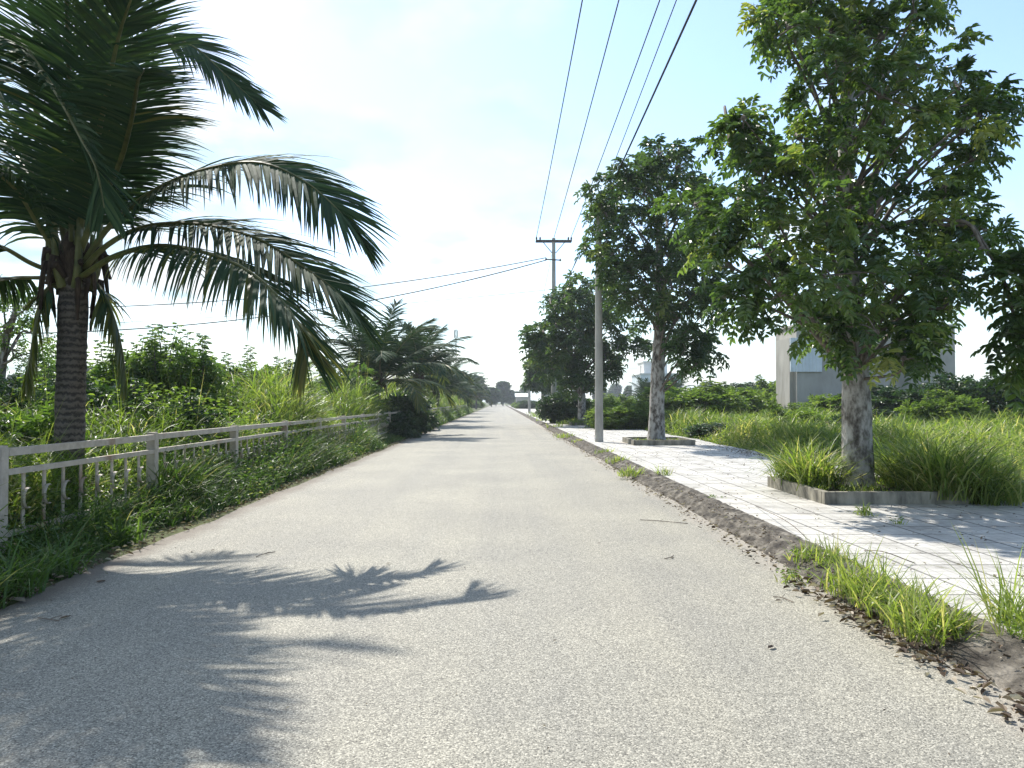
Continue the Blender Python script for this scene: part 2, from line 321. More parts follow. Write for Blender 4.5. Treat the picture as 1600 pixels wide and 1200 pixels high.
G = dict(
    road=road_material(), paving=paving_material(), palmtrunk=palmtrunk_material(),
    ground=noisemat('field_soil', [(.3, (.045, .06, .02)), (.55, (.09, .10, .035)), (.8, (.14, .115, .06))], 1.5, .95, .6, 12, bdist=.03),
    kerb=noisemat('soil_stained_kerb', [(.34, (.022, .018, .014)), (.5, (.08, .070, .056)), (.68, (.20, .18, .15))], 9, .9, 1.0, 22, bdist=.05, stretch=(1, .5, 1)),
    bark=noisemat('mottled_mahogany_bark', [(.34, (.05, .042, .036)), (.44, (.15, .135, .118)), (.54, (.34, .32, .29)), (.72, (.48, .46, .43))], 7.5, .9, .9, 16, bdist=.025, stretch=(1, 1, .55)),
    limb=noisemat('branch_bark', [(.3, (.07, .055, .045)), (.7, (.22, .19, .16))], 14, .9, .5, 30),
    concrete=noisemat('weathered_concrete', [(.3, (.29, .28, .25)), (.7, (.46, .44, .40))], 3.5, .85, .3, 40, stretch=(1, 1, .35), bdist=.005),
    planter=noisemat('mossy_cast_concrete', [(.35, (.085, .08, .065)), (.55, (.26, .24, .19)), (.8, (.40, .375, .31))], 5, .9, .5, 30, stretch=(1, 1, .35), bdist=.008),
    wall=noisemat('raw_render_wall', [(.3, (.29, .28, .25)), (.7, (.42, .405, .37))], .9, .9, .2, 20, stretch=(1, 1, .4), second=(.5, .55, .8, (.18, .175, .155))),
    white=noisemat('white_wall_paint', [(.3, (.60, .60, .58)), (.7, (.74, .74, .72))], 1.5, .8, .1),
    tin=noisemat('pale_roof_sheet', [(.3, (.50, .56, .60)), (.7, (.68, .73, .77))], 1.0, .5, .1),
    fence=noisemat('taupe_fence_paint', [(.3, (.33, .285, .23)), (.6, (.46, .40, .325)), (.85, (.52, .46, .385))], 9, .6, .25, 60, bdist=.002, second=(2.3, .58, .72, (.24, .15, .09))),
    steel=noisemat('galvanised_steel', [(.3, (.05, .042, .04)), (.7, (.11, .095, .088))], 9, .6, .1),
    porcelain=noisemat('brown_insulator', [(.3, (.06, .035, .025)), (.7, (.10, .05, .035))], 9, .25, 0),
    cable=noisemat('black_cable', [(.3, (.02, .02, .02)), (.7, (.04, .04, .04))], 9, .6, 0),
    wire=noisemat('bare_aluminium_wire', [(.3, (.02, .02, .022)), (.7, (.04, .04, .042))], 9, .6, 0),
    fibre=noisemat('palm_fibre', [(.3, (.018, .013, .010)), (.6, (.06, .042, .03)), (.85, (.13, .095, .065))], 16, .95, .9, 40, stretch=(1, 1, .3), bdist=.02),
    petiole=noisemat('palm_petiole', [(.3, (.055, .065, .022)), (.7, (.14, .14, .05))], 6, .5, .2),
    soil=noisemat('dark_planter_soil', [(.3, (.03, .024, .018)), (.7, (.10, .08, .055))], 14, .95, .9, 40, bdist=.02),
    glass=noisemat('dark_window_glass', [(.3, (.03, .035, .04)), (.7, (.05, .055, .06))], 2, .15, 0),
    twig=noisemat('dry_twig', [(.3, (.08, .06, .045)), (.7, (.2, .165, .13))], 20, .9, .2),
    palmleaf=leafmat('palm_leaflet', [(0, (.02, .044, .026)), (.5, (.036, .068, .034)), (.88, (.06, .095, .04)), (1, (.14, .14, .05))], .14, 1.4, .7, .08),
    palmold=leafmat('ageing_palm_leaflet', [(0, (.05, .075, .022)), (.5, (.10, .115, .028)), (1, (.19, .16, .05))], .45, 1.4, .5, .4),
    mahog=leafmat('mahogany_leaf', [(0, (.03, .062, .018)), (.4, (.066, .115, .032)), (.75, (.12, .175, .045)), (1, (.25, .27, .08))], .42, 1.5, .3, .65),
    mahogdark=leafmat('dark_mahogany_leaf', [(0, (.024, .05, .024)), (.5, (.055, .095, .036)), (.85, (.08, .125, .045)), (1, (.15, .18, .06))], .42, 1.4, .36, .5),  # darker leaf green for the second, third and fourth street trees
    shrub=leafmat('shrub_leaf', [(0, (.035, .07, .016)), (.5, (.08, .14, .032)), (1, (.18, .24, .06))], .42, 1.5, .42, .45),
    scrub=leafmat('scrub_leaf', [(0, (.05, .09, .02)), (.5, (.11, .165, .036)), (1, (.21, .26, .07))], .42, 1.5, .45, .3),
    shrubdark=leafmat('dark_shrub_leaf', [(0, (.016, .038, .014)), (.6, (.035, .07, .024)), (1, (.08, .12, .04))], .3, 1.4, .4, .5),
    grass=leafmat('grass_blade', [(0, (.055, .095, .02)), (.4, (.115, .17, .036)), (.7, (.20, .25, .06)), (.9, (.26, .29, .09)), (1, (.42, .37, .20))], .45, 1.45, .45, .4),
    verge=leafmat('verge_blade', [(0, (.03, .062, .014)), (.5, (.07, .13, .03)), (.9, (.15, .20, .055)), (1, (.30, .27, .14))], .38, 1.4, .45, .4),
    litter=leafmat('dry_leaf', [(0, (.035, .022, .015)), (.45, (.13, .09, .06)), (.7, (.26, .21, .16)), (1, (.46, .41, .34))], .15, 1.0, .7, .3),
)

# ------------------------------------------------------------ the ground, road, kerb and pavement
def wav(Y, k, a): return a * (np.sin(Y * 1.3 * k + 1) + .6 * np.sin(Y * 3.1 * k + 2) + .4 * np.sin(Y * 7.7 * k))
tag(sheet('ground', -900, 900, -60, 1450, -.02, G['ground']), kind='structure')
edge = lambda X, Y: np.where(X < -3, X + wav(Y, 1, .035) + .0, X)
tag(sheet('road', -3.78, 2.85, -12, 420, 0, G['road'], 2, 1400, xf=edge), kind='structure')
kx = np.array([2.70, 2.74, 2.82, 2.92, 3.02, 3.12]); kz = np.array([-.01, .035, .085, .13, .152, .15])
def kerb_strip():
    ys = np.arange(-6, 300, .10); n = len(ys); V = []
    slow = wav(ys, .5, .018)
    for i, (x, z) in enumerate(zip(kx, kz)):
        x_ = x + slow * (1.4 - i * .25) + (rng.normal(size=n) * .008 if i < 5 else 0)
        z_ = z + (rng.normal(size=n) * .009 + wav(ys, 1.7, .007)) * (1 if 0 < i < 5 else .3)
        V.append(np.stack([x_, ys, z_], 1))
    V = np.stack(V, 1); k = len(kx)
    I = np.arange(n - 1)[:, None] * k + np.arange(k - 1)[None]
    return MB().add(V, np.stack([I, I + 1, I + k + 1, I + k], -1).reshape(-1, 4)).build('kerb', G['kerb'], smooth=True)
tag(kerb_strip(), kind='structure')
PZ = .145
def pave():
    mb = MB(); ys = np.arange(-6, 300, .5); n = len(ys)
    xr = 7.35 + wav(ys, .35, .10)
    V = np.stack([np.stack([3.10 + 0 * ys, ys, 0 * ys + PZ], 1), np.stack([xr, ys, 0 * ys + PZ], 1), np.stack([xr + .02, ys, 0 * ys - .05], 1)], 1)
    I = np.arange(n - 1)[:, None] * 3 + np.arange(2)[None]
    return mb.add(V, np.stack([I, I + 1, I + 4, I + 3], -1).reshape(-1, 4)).build('pavement', G['paving'])
tag(pave(), kind='structure')

# ------------------------------------------------------------ coconut palms
def frond_mesh(P, ll, npair=70, vol=0.0, r0=.045, start=.16, width=.045, droop=1.0, old=0.0, roll=0.0, out=None, spread=1.0):
    """P: control points of the midrib. returns MB with mats [leaf, petiole, old leaf]"""
    mb = MB(); C = spline(P, 40); n = 40
    s = np.linspace(0, 1, n)
    tube(mb, C, r0 * (1 - s)**.8 + .006, 6, 1, flat=.7)
    T = nrm(np.gradient(C, axis=0))
    out = nrm((C[-1] - C[0]) * [1, 1, 0] + 1e-6) if out is None else np.asarray(out, float)
    ii = np.linspace(start, .995, npair)
    q = lambda A: np.stack([np.interp(ii, s, A[:, k]) for k in range(3)], 1)
    B, Tt = q(C), nrm(q(T))
    ref = UP * 1.0 - out * .55
    Nn = nrm(ref[None] - Tt * (Tt @ ref)[:, None]); Sd = nrm(np.cross(Tt, Nn))
    rl = (roll * np.interp(ii, [0, .35, 1], [.2, .8, 1.15]))[:, None]
    Nn, Sd = Nn * np.cos(rl) + Sd * np.sin(rl), Sd * np.cos(rl) - Nn * np.sin(rl)
    prof = np.interp(ii, [start, .3, .6, .85, 1], [.85, 1.05, 1.0, .82, .5]) * ll
    for sg in (-1, 1):
        fan = np.interp(ii, [start, .7, 1], [.95, .85, .4]) * spread
        d = Tt * (.55 + (1 - fan)[:, None] * .8) + Sd * sg * fan[:, None] + Nn * .16 - UP * (.30 * droop * np.interp(ii, [0, .45, 1], [1.3, 1, .35]))[:, None] + rng.normal(size=(npair, 3)) * .06
        d = nrm(d); L = prof * rng.uniform(.82, 1.12, npair); seg = 5
        pts = [B]; dd = d.copy()
        g = droop * rng.uniform(.6, 1.25, npair) * np.interp(ii, [0, .45, 1], [1.1, 1, .4])
        for k in range(seg):
            dd = nrm(dd - UP * (g * (.06 + .05 * k))[:, None]); pts.append(pts[-1] + dd * (L / seg)[:, None])
        wdir = nrm(np.cross(dd, Nn) + rng.normal(size=(npair, 3)) * .25)
        d2 = nrm(pts[-1] - pts[0]); wdir = Tt + Nn * .15 * sg + rng.normal(size=(npair, 3)) * .22; wdir = nrm(wdir - d2 * (wdir * d2).sum(1, keepdims=True))
        pf = [.55, 1, .95, .8, .5, .06]
        V = np.stack([np.stack([p - wdir * width * f / 2, p + wdir * width * f / 2], 1) for p, f in zip(pts, pf)], 1)
        k0 = np.arange(npair)[:, None] * 12
        v = np.clip(rng.normal(.42, .2, npair), 0, 1)
        isold = rng.random(npair) < old * (.4 + 1.2 * ii)
        Q = lambda idx: np.concatenate([k0[:len(idx)] * 0 + idx[:, None] * 12 + np.array([[2 * a, 2 * a + 1, 2 * a + 3, 2 * a + 2]]) for a in range(seg)])
        allV = V.reshape(-1, 3); av = np.repeat(v, 12); idx = np.arange(npair)
        base = mb.n; mb.add(allV, Q(idx[~isold]), 0, av) if (~isold).any() else None
        if isold.any():
            mb.add(allV, Q(idx[isold]), 2, av)
    return mb
PM = lambda: [G['palmleaf'], G['petiole'], G['palmold']]
def palm_trunk(root, h, r, lean=(0, 0), seg=26):
    mb = MB(); z = np.linspace(-.1, h, seg * 2)
    zc_ = np.clip(z / h, 0, 1)**1.5; P = np.stack([lean[0] * zc_, lean[1] * zc_, z], 1)
    rad = r * (1.28 - .34 * np.clip(z / .8, 0, 1)) * (1 + .02 * rng.normal(size=len(z)))
    tube(mb, P, rad, 16, rough=.012); mb.build('trunk', G['palmtrunk'], root, smooth=True)
def fibre_crown(root, c, r, n=9, hang=.8):
    """old leaf bases, brown sheath cloth and hanging stalks where the fronds leave the trunk"""
    mb = MB(); c = np.array(c)
    z = np.linspace(-.16, .62, 10); tube(mb, c + np.stack([0 * z, 0 * z, z], 1), r * np.array([.95, 1.1, 1.25, 1.4, 1.45, 1.35, 1.15, .95, .7, .45]), 14, rough=.09)
    for k in range(n * 2):
        a = rng.uniform(0, 2 * math.pi); o = np.array([math.cos(a), math.sin(a), 0]); z0 = rng.uniform(-.2, .3)
        p = [c + o * r * 1.1 + UP * z0, c + o * r * 1.9 + UP * (z0 + .14), c + o * r * rng.uniform(2.0, 2.6) + UP * (z0 - rng.uniform(-.15, .5))]
        tube(mb, spline(p, 7), np.linspace(.055, .02, 7), 5, rough=.12)
    for k in range(7):
        a = rng.uniform(0, 2 * math.pi); o = np.array([math.cos(a), math.sin(a), 0]); L = rng.uniform(.3, 1) * hang
        p = [c + o * r * 1.2, c + o * r * 1.75 - UP * .1, c + o * r * 1.6 - UP * L * .6, c + o * r * 1.45 - UP * L]
        tube(mb, spline(p, 9), np.linspace(.045, .022, 9), 5, rough=.15, flat=.5)
    mb.build('crown_fibre', G['fibre'], root, smooth=True)

def big_palm():
    base = at(108, 700, 9.8); bx, by = base[0], 9.8
    root = empty('coconut_palm', (bx, by, 0), 'largest coconut palm, ringed trunk behind the near fence panel, fronds arching over the road', 'palm tree')
    O = np.array([bx, by, 0]); ch = at(112, 432, 9.8)[2]
    palm_trunk(root, ch, .185, (.03, 0))
    cc = np.array([.03, 0, ch]); fibre_crown(root, cc, .17)
    # specs: list of (px,py,Y) midrib points, leaflet length, droop, share of old leaflets, pairs, petiole start
    fr = [
     ([(122,425,9.75),(170,355,9.5),(235,302,9.3),(310,268,9.1),(400,254,8.9),(470,280,8.8),(525,325,8.7),(562,375,8.7)], .94, 1.0, 0, 96, .2),
     ([(125,430,9.7),(165,385,9.55),(225,355,9.4),(310,350,9.2),(400,372,9.05),(470,415,8.95),(525,455,8.9),(560,500,8.9)], .92, .8, .02, 90, .22),
     ([(130,436,9.6),(180,400,9.2),(250,384,8.9),(325,396,8.6),(390,425,8.4),(440,470,8.3),(468,512,8.25),(482,555,8.25)], .94, 1.2, .3, 100, .18),
     ([(112,420,9.8),(125,300,9.9),(145,190,10),(185,100,10.1),(235,55,10.2),(300,72,10.3),(350,115,10.4),(408,168,10.5)], .80, .9, 0, 88, .2),
     ([(108,420,9.8),(112,330,9.5),(110,180,8.9),(106,60,8.2),(102,-80,7.4),(98,-200,6.5),(94,-260,5.7)], 1.0, .6, 0, 96, .12),
     ([(112,420,9.8),(135,300,9.4),(160,180,8.8),(185,60,8.3),(215,-30,7.8)], .95, .5, 0, 90, .14),
     ([(104,420,9.8),(60,300,9.9),(10,170,10.0),(-50,60,10),(-120,0,10.1),(-200,10,10.2)], .95, .8, 0, 84, .16),
     ([(106,420,9.8),(80,270,9.7),(45,130,9.3),(20,60,8.8),(35,70,8.3),(85,140,7.9),(126,215,7.7),(150,262,7.6),(163,325,7.6)], .72, .8, 0, 84, .3),
     ([(100,428,9.75),(60,350,9.4),(20,290,9.1),(-40,255,8.8),(-120,260,8.5),(-200,310,8.3)], .9, 1.3, 0, 80, .14),
     ([(98,434,9.75),(50,412,9.5),(0,385,9.3),(-60,375,9.1),(-130,400,8.9),(-190,450,8.8)], .8, 1.2, .05, 64, .34),
     ([(98,438,9.8),(60,434,9.9),(10,436,10),(-50,455,10.1),(-110,500,10.2)], .7, 1.2, .1, 60, .34),
     ([(126,440,9.85),(152,445,9.9),(175,490,9.95),(190,545,9.95),(198,605,9.95)], .5, 1.6, .9, 46, .15),
     ([(92,442,9.75),(72,455,9.6),(58,500,9.55),(48,555,9.5),(40,600,9.5)], .5, 1.6, .8, 46, .15),
     ([(110,420,9.9),(140,260,10.3),(165,120,10.7),(190,-20,11.1),(240,-120,11.5),(310,-150,11.9)], 1.0, .7, 0, 84, .14),
     ([(108,420,9.9),(95,250,10.4),(70,90,10.9),(30,-60,11.3),(-30,-150,11.8)], 1.0, .7, 0, 84, .14),
     ([(112,422,9.75),(150,330,9.4),(185,260,8.9),(205,190,8.3),(215,130,7.6),(225,110,6.9)], .85, .9, 0, 80, .16),
     ([(116,424,9.85),(150,330,10.4),(190,250,11),(230,200,11.6),(280,190,12.2)], .8, 1.0, 0, 74, .16),
     ([(104,424,9.9),(70,330,10.6),(30,250,11.3),(-10,210,12),(-60,210,12.5)], .8, 1.0, 0, 74, .16),
    ]
    rolls = [.65, .5, .35, .7] + [0.0] * 20
    for rl_, (P, ll, dr, old, npair, st) in zip(rolls, fr):
        pts = [at(*p) - O for p in P]; pts[0] = cc + (pts[0] - cc) * .6
        frond_mesh(pts, ll * 1.05, int(npair * 1.5), width=.037, r0=.042, roll=rl_, droop=dr * .8, old=old, start=st).build('frond', PM(), root)
    for a, L in ((.3, .75), (2.2, .6), (4.4, .7), (5.4, .9), (3.4, .85), (1.3, .6)):  # green-yellow leaf sheaths
        o = np.array([math.cos(a), math.sin(a), 0])
        m = MB(); tube(m, spline([cc + o * .16 - UP * .15, cc + o * .27 + UP * .15, cc + o * .30 + UP * L], 9), np.linspace(.10, .045, 9), 7, flat=.55); m.build('leaf_sheath', G['petiole'], root, smooth=True)
    m = MB(); tube(m, spline([cc + UP * .2, cc + UP * .9 + np.array([.02, 0, 0]), cc + UP * 1.5], 8), np.linspace(.13, .06, 8), 8); m.build('spear_shoot', G['petiole'], root, smooth=True)
big_palm()

def generic_palm(th, seed, nf=20, L=3.6, r=.17):
    global rng
    keep = rng; rng = np.random.default_rng(seed)
    root = empty('coconut_palm', (0, 0, 0))
    palm_trunk(root, th, r, (rng.uniform(-.2, .2), rng.uniform(-.2, .2)))
    cc = np.array([0, 0, th])
    fibre_crown(root, cc, r * .95, 6, .5)
    for k in range(nf):
        a = k * 2.399 + rng.uniform(-.2, .2); e = R(84 - 78 * (k / nf)**1.05 + rng.uniform(-6, 6)); ln = L * rng.uniform(.85, 1.1) * (.85 if k < 3 else 1)
        o = np.array([math.cos(a), math.sin(a), 0]); P = [cc + o * .05]; ang = e
        for j in range(6):
            P.append(P[-1] + (o * math.cos(ang) + UP * math.sin(ang)) * ln / 6); ang -= R(3 + 5.5 * j * (.2 + .75 * math.cos(e)))
        old = max(0, (k / nf - .72)) * 2.2
        frond_mesh(P, ln * .24, 60, r0=.05, droop=1.0, old=old, width=.055, start=.2).build('frond', PM(), root)
    rng = keep
    return root
pA = generic_palm(2.4, 11, 24, 4.1); pB = generic_palm(2.8, 23, 22, 3.9)
palm_spots = [  # px, Y, source, scale, rz, label
    (592, 34.8, pA, 1.0, .4, 'coconut palm behind the fence with a low fibrous crown, second from the camera'),
    (655, 50.0, pB, 1.15, 1.9, 'coconut palm rising just past the leafy bush that swallows the fence'),
    (682, 63.0, pA, .95, 3.3, 'third smaller coconut palm standing behind the far run of fence'),
    (702, 80.0, pB, .95, 5.0, 'distant coconut palm near the thin mast, drooping over the fence'),
    (718, 100.0, pA, .9, .9, 'small far coconut palm where the fence line ends'),
    (733, 128.0, pB, 1.1, 2.6, 'tiny coconut palm before the left treeline at the road end'),
    (744, 160.0, pA, 1.0, 4.1, 'farthest coconut palm beside the vanishing road'),
 (1053, 92.0, pB, .8, 1.1, 'small palm standing in front of the far pale house, right of the second trunk'),
 (1008, 100.0, pA, .8, 2.1, 'small palm left of the far pale house'),
]
used = set()
for px, Y, src, sc, rz, lab in palm_spots:
    o = src if src.name not in used else copy_tree(src); used.add(src.name)
    o.location = (at(px, 600, Y)[0], Y, 0); o.rotation_euler = (0, 0, rz); o.scale = (sc,) * 3
    tag(o, lab, 'palm tree', 'coconut palms lining the left side' if px < 780 else 'palms out in the right field')

# ------------------------------------------------------------ broadleaf trees
def foliage(mb, C, r, nwh, per, L, pairs, ll, lw, mat=0, sq=(1, 1, .85), vb=0.0, droop=.35, twig=None):
    """whorls of compound leaves spread through a clump centred at C"""
    u = rand_unit(nwh); rad = r * rng.uniform(.25, 1, nwh)**.6
    P = C + u * rad[:, None] * np.array(sq)
    P = np.repeat(P, per, 0); uu = np.repeat(u, per, 0)
    D = uu * .55 + rand_unit(len(P)) * .8 + UP * .15
    v = np.clip(np.repeat(rng.normal(.42 + vb, .18, nwh), per) + rng.normal(size=len(P)) * .1, 0, 1)
    pinnate(mb, P, D, L * rng.uniform(.7, 1.15, len(P)), pairs, ll, lw, droop=droop, mat=mat, v=v)
    if twig is not None:
        for k in range(0, nwh, 2):
            p = P[k * per]; m = (C + p) / 2 + rng.normal(size=3) * r * .12
            tube(twig, spline([C, m, p], 5), np.linspace(.014, .005, 5), 4, cap=False)
def tree(name, label, cat, bx, by, trunk_px, r0, blobs, Yc, lm, dens=30, per=6, L=.34, pairs=5, ll=.16, lw=.055, dep=2.0, group=None, axis=None, limb_r=.05, z0=0.0, extra=()):
    O = np.array([bx, by, z0]); root = empty(name, O, label, cat, group)
    tp = [np.array([0, 0, -.1])] + [at(*p) - O for p in trunk_px]
    C = spline(tp, 30); s = np.linspace(0, 1, 30)
    rad = r0 * (1.0 - .25 * np.minimum(s * 3, 1)) * (1 - .8 * np.clip((s - .35) / .65, 0, 1)) + .02
    rad[:3] *= [1.28, 1.12, 1.04]
    m = MB(); tube(m, C, rad, 18, rough=.035); m.build('trunk', G['bark'], root, smooth=True)
    crown = MB(); xs = [b[0] for b in blobs]; ax = axis if axis is not None else np.mean(xs); hw = max(abs(x - ax) for x in xs) + 1
    nl = 0
    for i, b in enumerate(blobs):
        px, py, rp = b[:3]; rm = rp * Yc / F
        d = min(1, abs(px - ax) / hw); half = dep * math.sqrt(max(.05, 1 - d * d))
        if len(b) > 3: deps = [b[3]]
        else: deps = [0.0] if half < rm * .9 else ([-half * .7, half * .6] if half < rm * 2 else [-half * .7, half * .7])
        lb = MB(); prev = None
        for dy_ in deps:
            dd = dy_ + rng.uniform(-.2, .2) * half
            c = at(px + rng.uniform(-.15, .15) * rp, py, Yc + dd) - O
            foliage(crown, c, rm, max(4, int(dens * (rm / .6)**2)), per, L, pairs, ll, lw, vb=rng.uniform(-.2, .22), twig=lb)
            # limb from the trunk to this clump
            j = int(np.clip(rng.integers(-2, 3) + np.argmin(np.abs(C[:, 2] - (c[2] - .75 * np.linalg.norm(c[:2] - C[10, :2]) - .2))), 9, 28)); a = C[j]
            if prev is not None and rng.random() < .8: a = prev; j = 25
            prev = c
            mid = a + (c - a) * .5 + np.array([0, 0, rng.uniform(-.02, .16) * np.linalg.norm(c - a)]) + rng.normal(size=3) * .09 * min(1, np.linalg.norm(c - a))
            ln = np.linalg.norm(c - a)
            tube(lb, spline([a, mid, c], 12), np.linspace(min(rad[j] * .6, limb_r * (.3 + ln * .2), .02 + ln * .04), .010, 12), 7, rough=.04)
        lb.build('limb', G['limb'], root, smooth=True)
    for P, r in extra:
        lb = MB(); pts = spline([at(*p) - O for p in P], 26); tube(lb, pts, np.linspace(r, r * .25, 26), 8, rough=.05); lb.build('limb', G['limb'], root, smooth=True)
    crown.build('crown', [lm], root)
    return root
T1b = [(1300,-30,75),(1230,45,42),(1205,20,22),(1290,60,65),(1380,60,70),(1430,25,40),(1445,105,52),(1300,130,70),(1380,150,70),(1500,140,42),(1548,155,26),(1530,185,24),
 (1500,205,34),(1240,215,62),(1165,185,28),(1140,225,32),(1175,260,42),(1200,300,55),(1320,225,70),(1420,215,42),(1480,290,36),(1520,250,24),(1500,330,36),
 (1290,310,78),(1360,340,66),(1230,380,70),(1150,335,45),(1085,320,32),(1110,370,34),(1145,420,42),(1165,465,30),(1215,470,48),(1290,430,78),(1370,440,72),(1430,400,44),
 (1470,420,48),(1540,360,26),(1480,480,42),(1300,515,50),(1275,500,24),(1375,520,50),(1440,520,44),(1415,560,24),(1500,400,40),
 (1330,-120,85),(1240,-110,60),(1420,-90,70),(1340,-240,80)]
tr1 = tree('mahogany_tree', 'large broad-crowned tree with mottled grey trunk in the nearest raised planter', 'tree', at(1340, 700, 11.5)[0], 11.5,
     [(1340,730,11.5),(1338,640,11.5),(1335,540,11.5),(1325,420,11.5),(1320,300,11.5),(1325,170,11.6),(1320,20,11.7),(1330,-180,11.8)], .235, T1b, 11.5, G['mahog'],
     dens=7.2, per=6, L=.34, pairs=6, ll=.132, lw=.050, dep=1.9, axis=1325, group='street trees in pavement planters', z0=.15,
     extra=[(((1335,380,11.4),(1390,355,11.0),(1450,345,10.7),(1510,348,10.5),(1535,385,10.4),(1562,420,10.4)), .05),
            (((1330,300,11.5),(1375,262,11.2),(1400,250,11.0),(1425,272,10.9)), .03),
            (((1440,350,10.8),(1500,352,10.6),(1520,352,10.6),(1550,395,10.5),(1600,410,10.4),(1650,440,10.3)), .03)])
# low boughs of that tree reaching to the right
def bough():
    m = MB()
    O = np.array(tr1.location)
    for px, py, rp, dy_ in ((1565,430,26,-1.1),(1600,470,30,-1.2),(1572,540,24,-1.2),(1605,555,32,-1.3),(1640,500,60,-1.2),(1598,410,20,-1.2),(1650,420,40,-1.2)):
        foliage(m, at(px, py, 11.5 + dy_) - O, rp * 10.3 / F, int(12 * (rp / 60)**2) + 3, 5, .30, 5, .17, .062, vb=-.05)
    m.build('crown_bough', [G['mahog']], tr1)
    l = MB()
    for P in (((1562,420,10.4),(1578,470,10.35),(1590,520,10.3),(1602,560,10.3)), ((1560,418,10.4),(1600,440,10.3),(1650,470,10.3)), ((1535,385,10.4),(1500,420,10.5),(1462,438,10.6))):
        tube(l, spline([at(*p) - O for p in P], 14), np.linspace(.03, .01, 14), 6, rough=.05)
    l.build('limb', G['limb'], tr1, smooth=True)
bough()
T2b = [(1030,240,28),(1000,262,34),(1062,262,36),(960,290,30),(935,310,20),(1010,300,40),(1075,300,34),(1100,290,24),(950,335,32),(985,350,34),(1040,355,30),(1095,345,34),
 (1040,400,40),(1085,395,36),(965,400,34),(1000,420,36),(945,385,24),(1050,450,42),(1095,445,34),(1010,465,34),(980,455,28),(1120,440,20),(960,430,22),(1115,480,22),
 (1060,500,34),(1090,520,30),(1105,550,22),(1085,570,16),(1070,545,22)]
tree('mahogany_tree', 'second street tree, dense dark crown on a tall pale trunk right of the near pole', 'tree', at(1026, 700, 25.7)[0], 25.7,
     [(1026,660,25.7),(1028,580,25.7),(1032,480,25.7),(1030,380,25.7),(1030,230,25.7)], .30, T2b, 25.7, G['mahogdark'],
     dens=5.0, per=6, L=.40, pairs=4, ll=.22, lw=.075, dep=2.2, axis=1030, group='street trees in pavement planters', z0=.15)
T3b = [(905,450,22),(930,452,20),(880,465,20),(860,480,18),(900,480,28),(945,475,22),(870,510,24),(900,515,30),(935,500,24),(850,520,18),(838,545,18),(865,545,26),(895,550,28),
 (925,540,24),(960,490,16),(985,520,16),(1000,540,12),(965,545,16),(945,560,18),(885,580,22),(910,585,20),(935,590,18),(860,575,20),(895,605,12),(955,575,12),(832,520,10)]
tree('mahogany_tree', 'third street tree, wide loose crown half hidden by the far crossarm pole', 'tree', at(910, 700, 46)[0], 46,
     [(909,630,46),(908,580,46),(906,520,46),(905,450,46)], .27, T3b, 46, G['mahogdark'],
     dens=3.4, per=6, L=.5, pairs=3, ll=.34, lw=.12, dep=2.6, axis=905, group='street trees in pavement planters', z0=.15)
T4b = [(845,560,14),(835,575,13),(855,575,14),(848,590,15),(830,592,10),(862,592,12),(845,545,10),(870,560,12)]
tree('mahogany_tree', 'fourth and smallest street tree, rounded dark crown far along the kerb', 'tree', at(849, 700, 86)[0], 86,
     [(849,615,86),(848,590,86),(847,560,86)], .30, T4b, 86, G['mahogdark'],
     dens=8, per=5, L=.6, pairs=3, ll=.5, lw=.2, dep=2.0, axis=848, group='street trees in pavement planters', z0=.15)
tree('acacia_tree', 'airy fine-leaved tree at the left edge behind the nearest palm trunk', 'tree', at(-10, 600, 15)[0], 15,
     [(5,560,15),(20,500,15),(30,460,15)], .07, [(15,470,30),(45,480,26),(10,510,30),(50,520,24),(20,545,30),(-30,500,50),(60,550,20),(5,450,18)], 15, G['shrub'],
     dens=9, per=4, L=.3, pairs=6, ll=.07, lw=.03, dep=.9, axis=20)

# ------------------------------------------------------------ planters round the street trees
def planter(x, y, w, l, label, soilz=.24):
    root = empty('tree_planter', (x, y, PZ), label, 'planter', 'concrete planters round street trees')
    t, h = .10, .17
    for i, (cx, cy, sx_, sy_) in enumerate(((0, -l / 2, w, t), (0, l / 2, w, t), (-w / 2 + t / 2, 0, t, l - t - .004), (w / 2 - t / 2, 0, t, l - t - .004))):
        m = MB(); box(m, (cx + rng.uniform(-.01, .01), cy, h / 2), (sx_, sy_, h), rz=rng.uniform(-.006, .006)); m.build('kerb_slab', G['planter'], root)
    m = MB(); n = 12; g = np.linspace(-1, 1, n + 1); X, Y = np.meshgrid(g * (w / 2 - t - .01), g * (l / 2 - t / 2 - .02)); Z = .09 + rng.normal(size=X.shape) * .012 + .05 * np.exp(-(X**2 + Y**2) / .3)
    I = np.arange(n)[:, None] * (n + 1) + np.arange(n)[None]
    m.add(np.stack([X, Y, Z], -1), np.stack([I, I + 1, I + n + 2, I + n + 1], -1).reshape(-1, 4)); m.build('soil', G['soil'], root, smooth=True)
    return root
planter(5.45, 11.4, 2.0, 2.1, 'long mossy concrete planter box round the nearest tree, overflowing with tall grass')
planter(5.35, 25.5, 2.0, 2.2, 'low dark-sided planter round the second tree, almost bare inside')
planter(5.3, 46, 2.0, 2.1, 'weedy planter at the foot of the third street tree')
planter(at(849, 640, 86)[0], 86, 2.0, 2.1, 'tiny far planter at the foot of the fourth street tree')

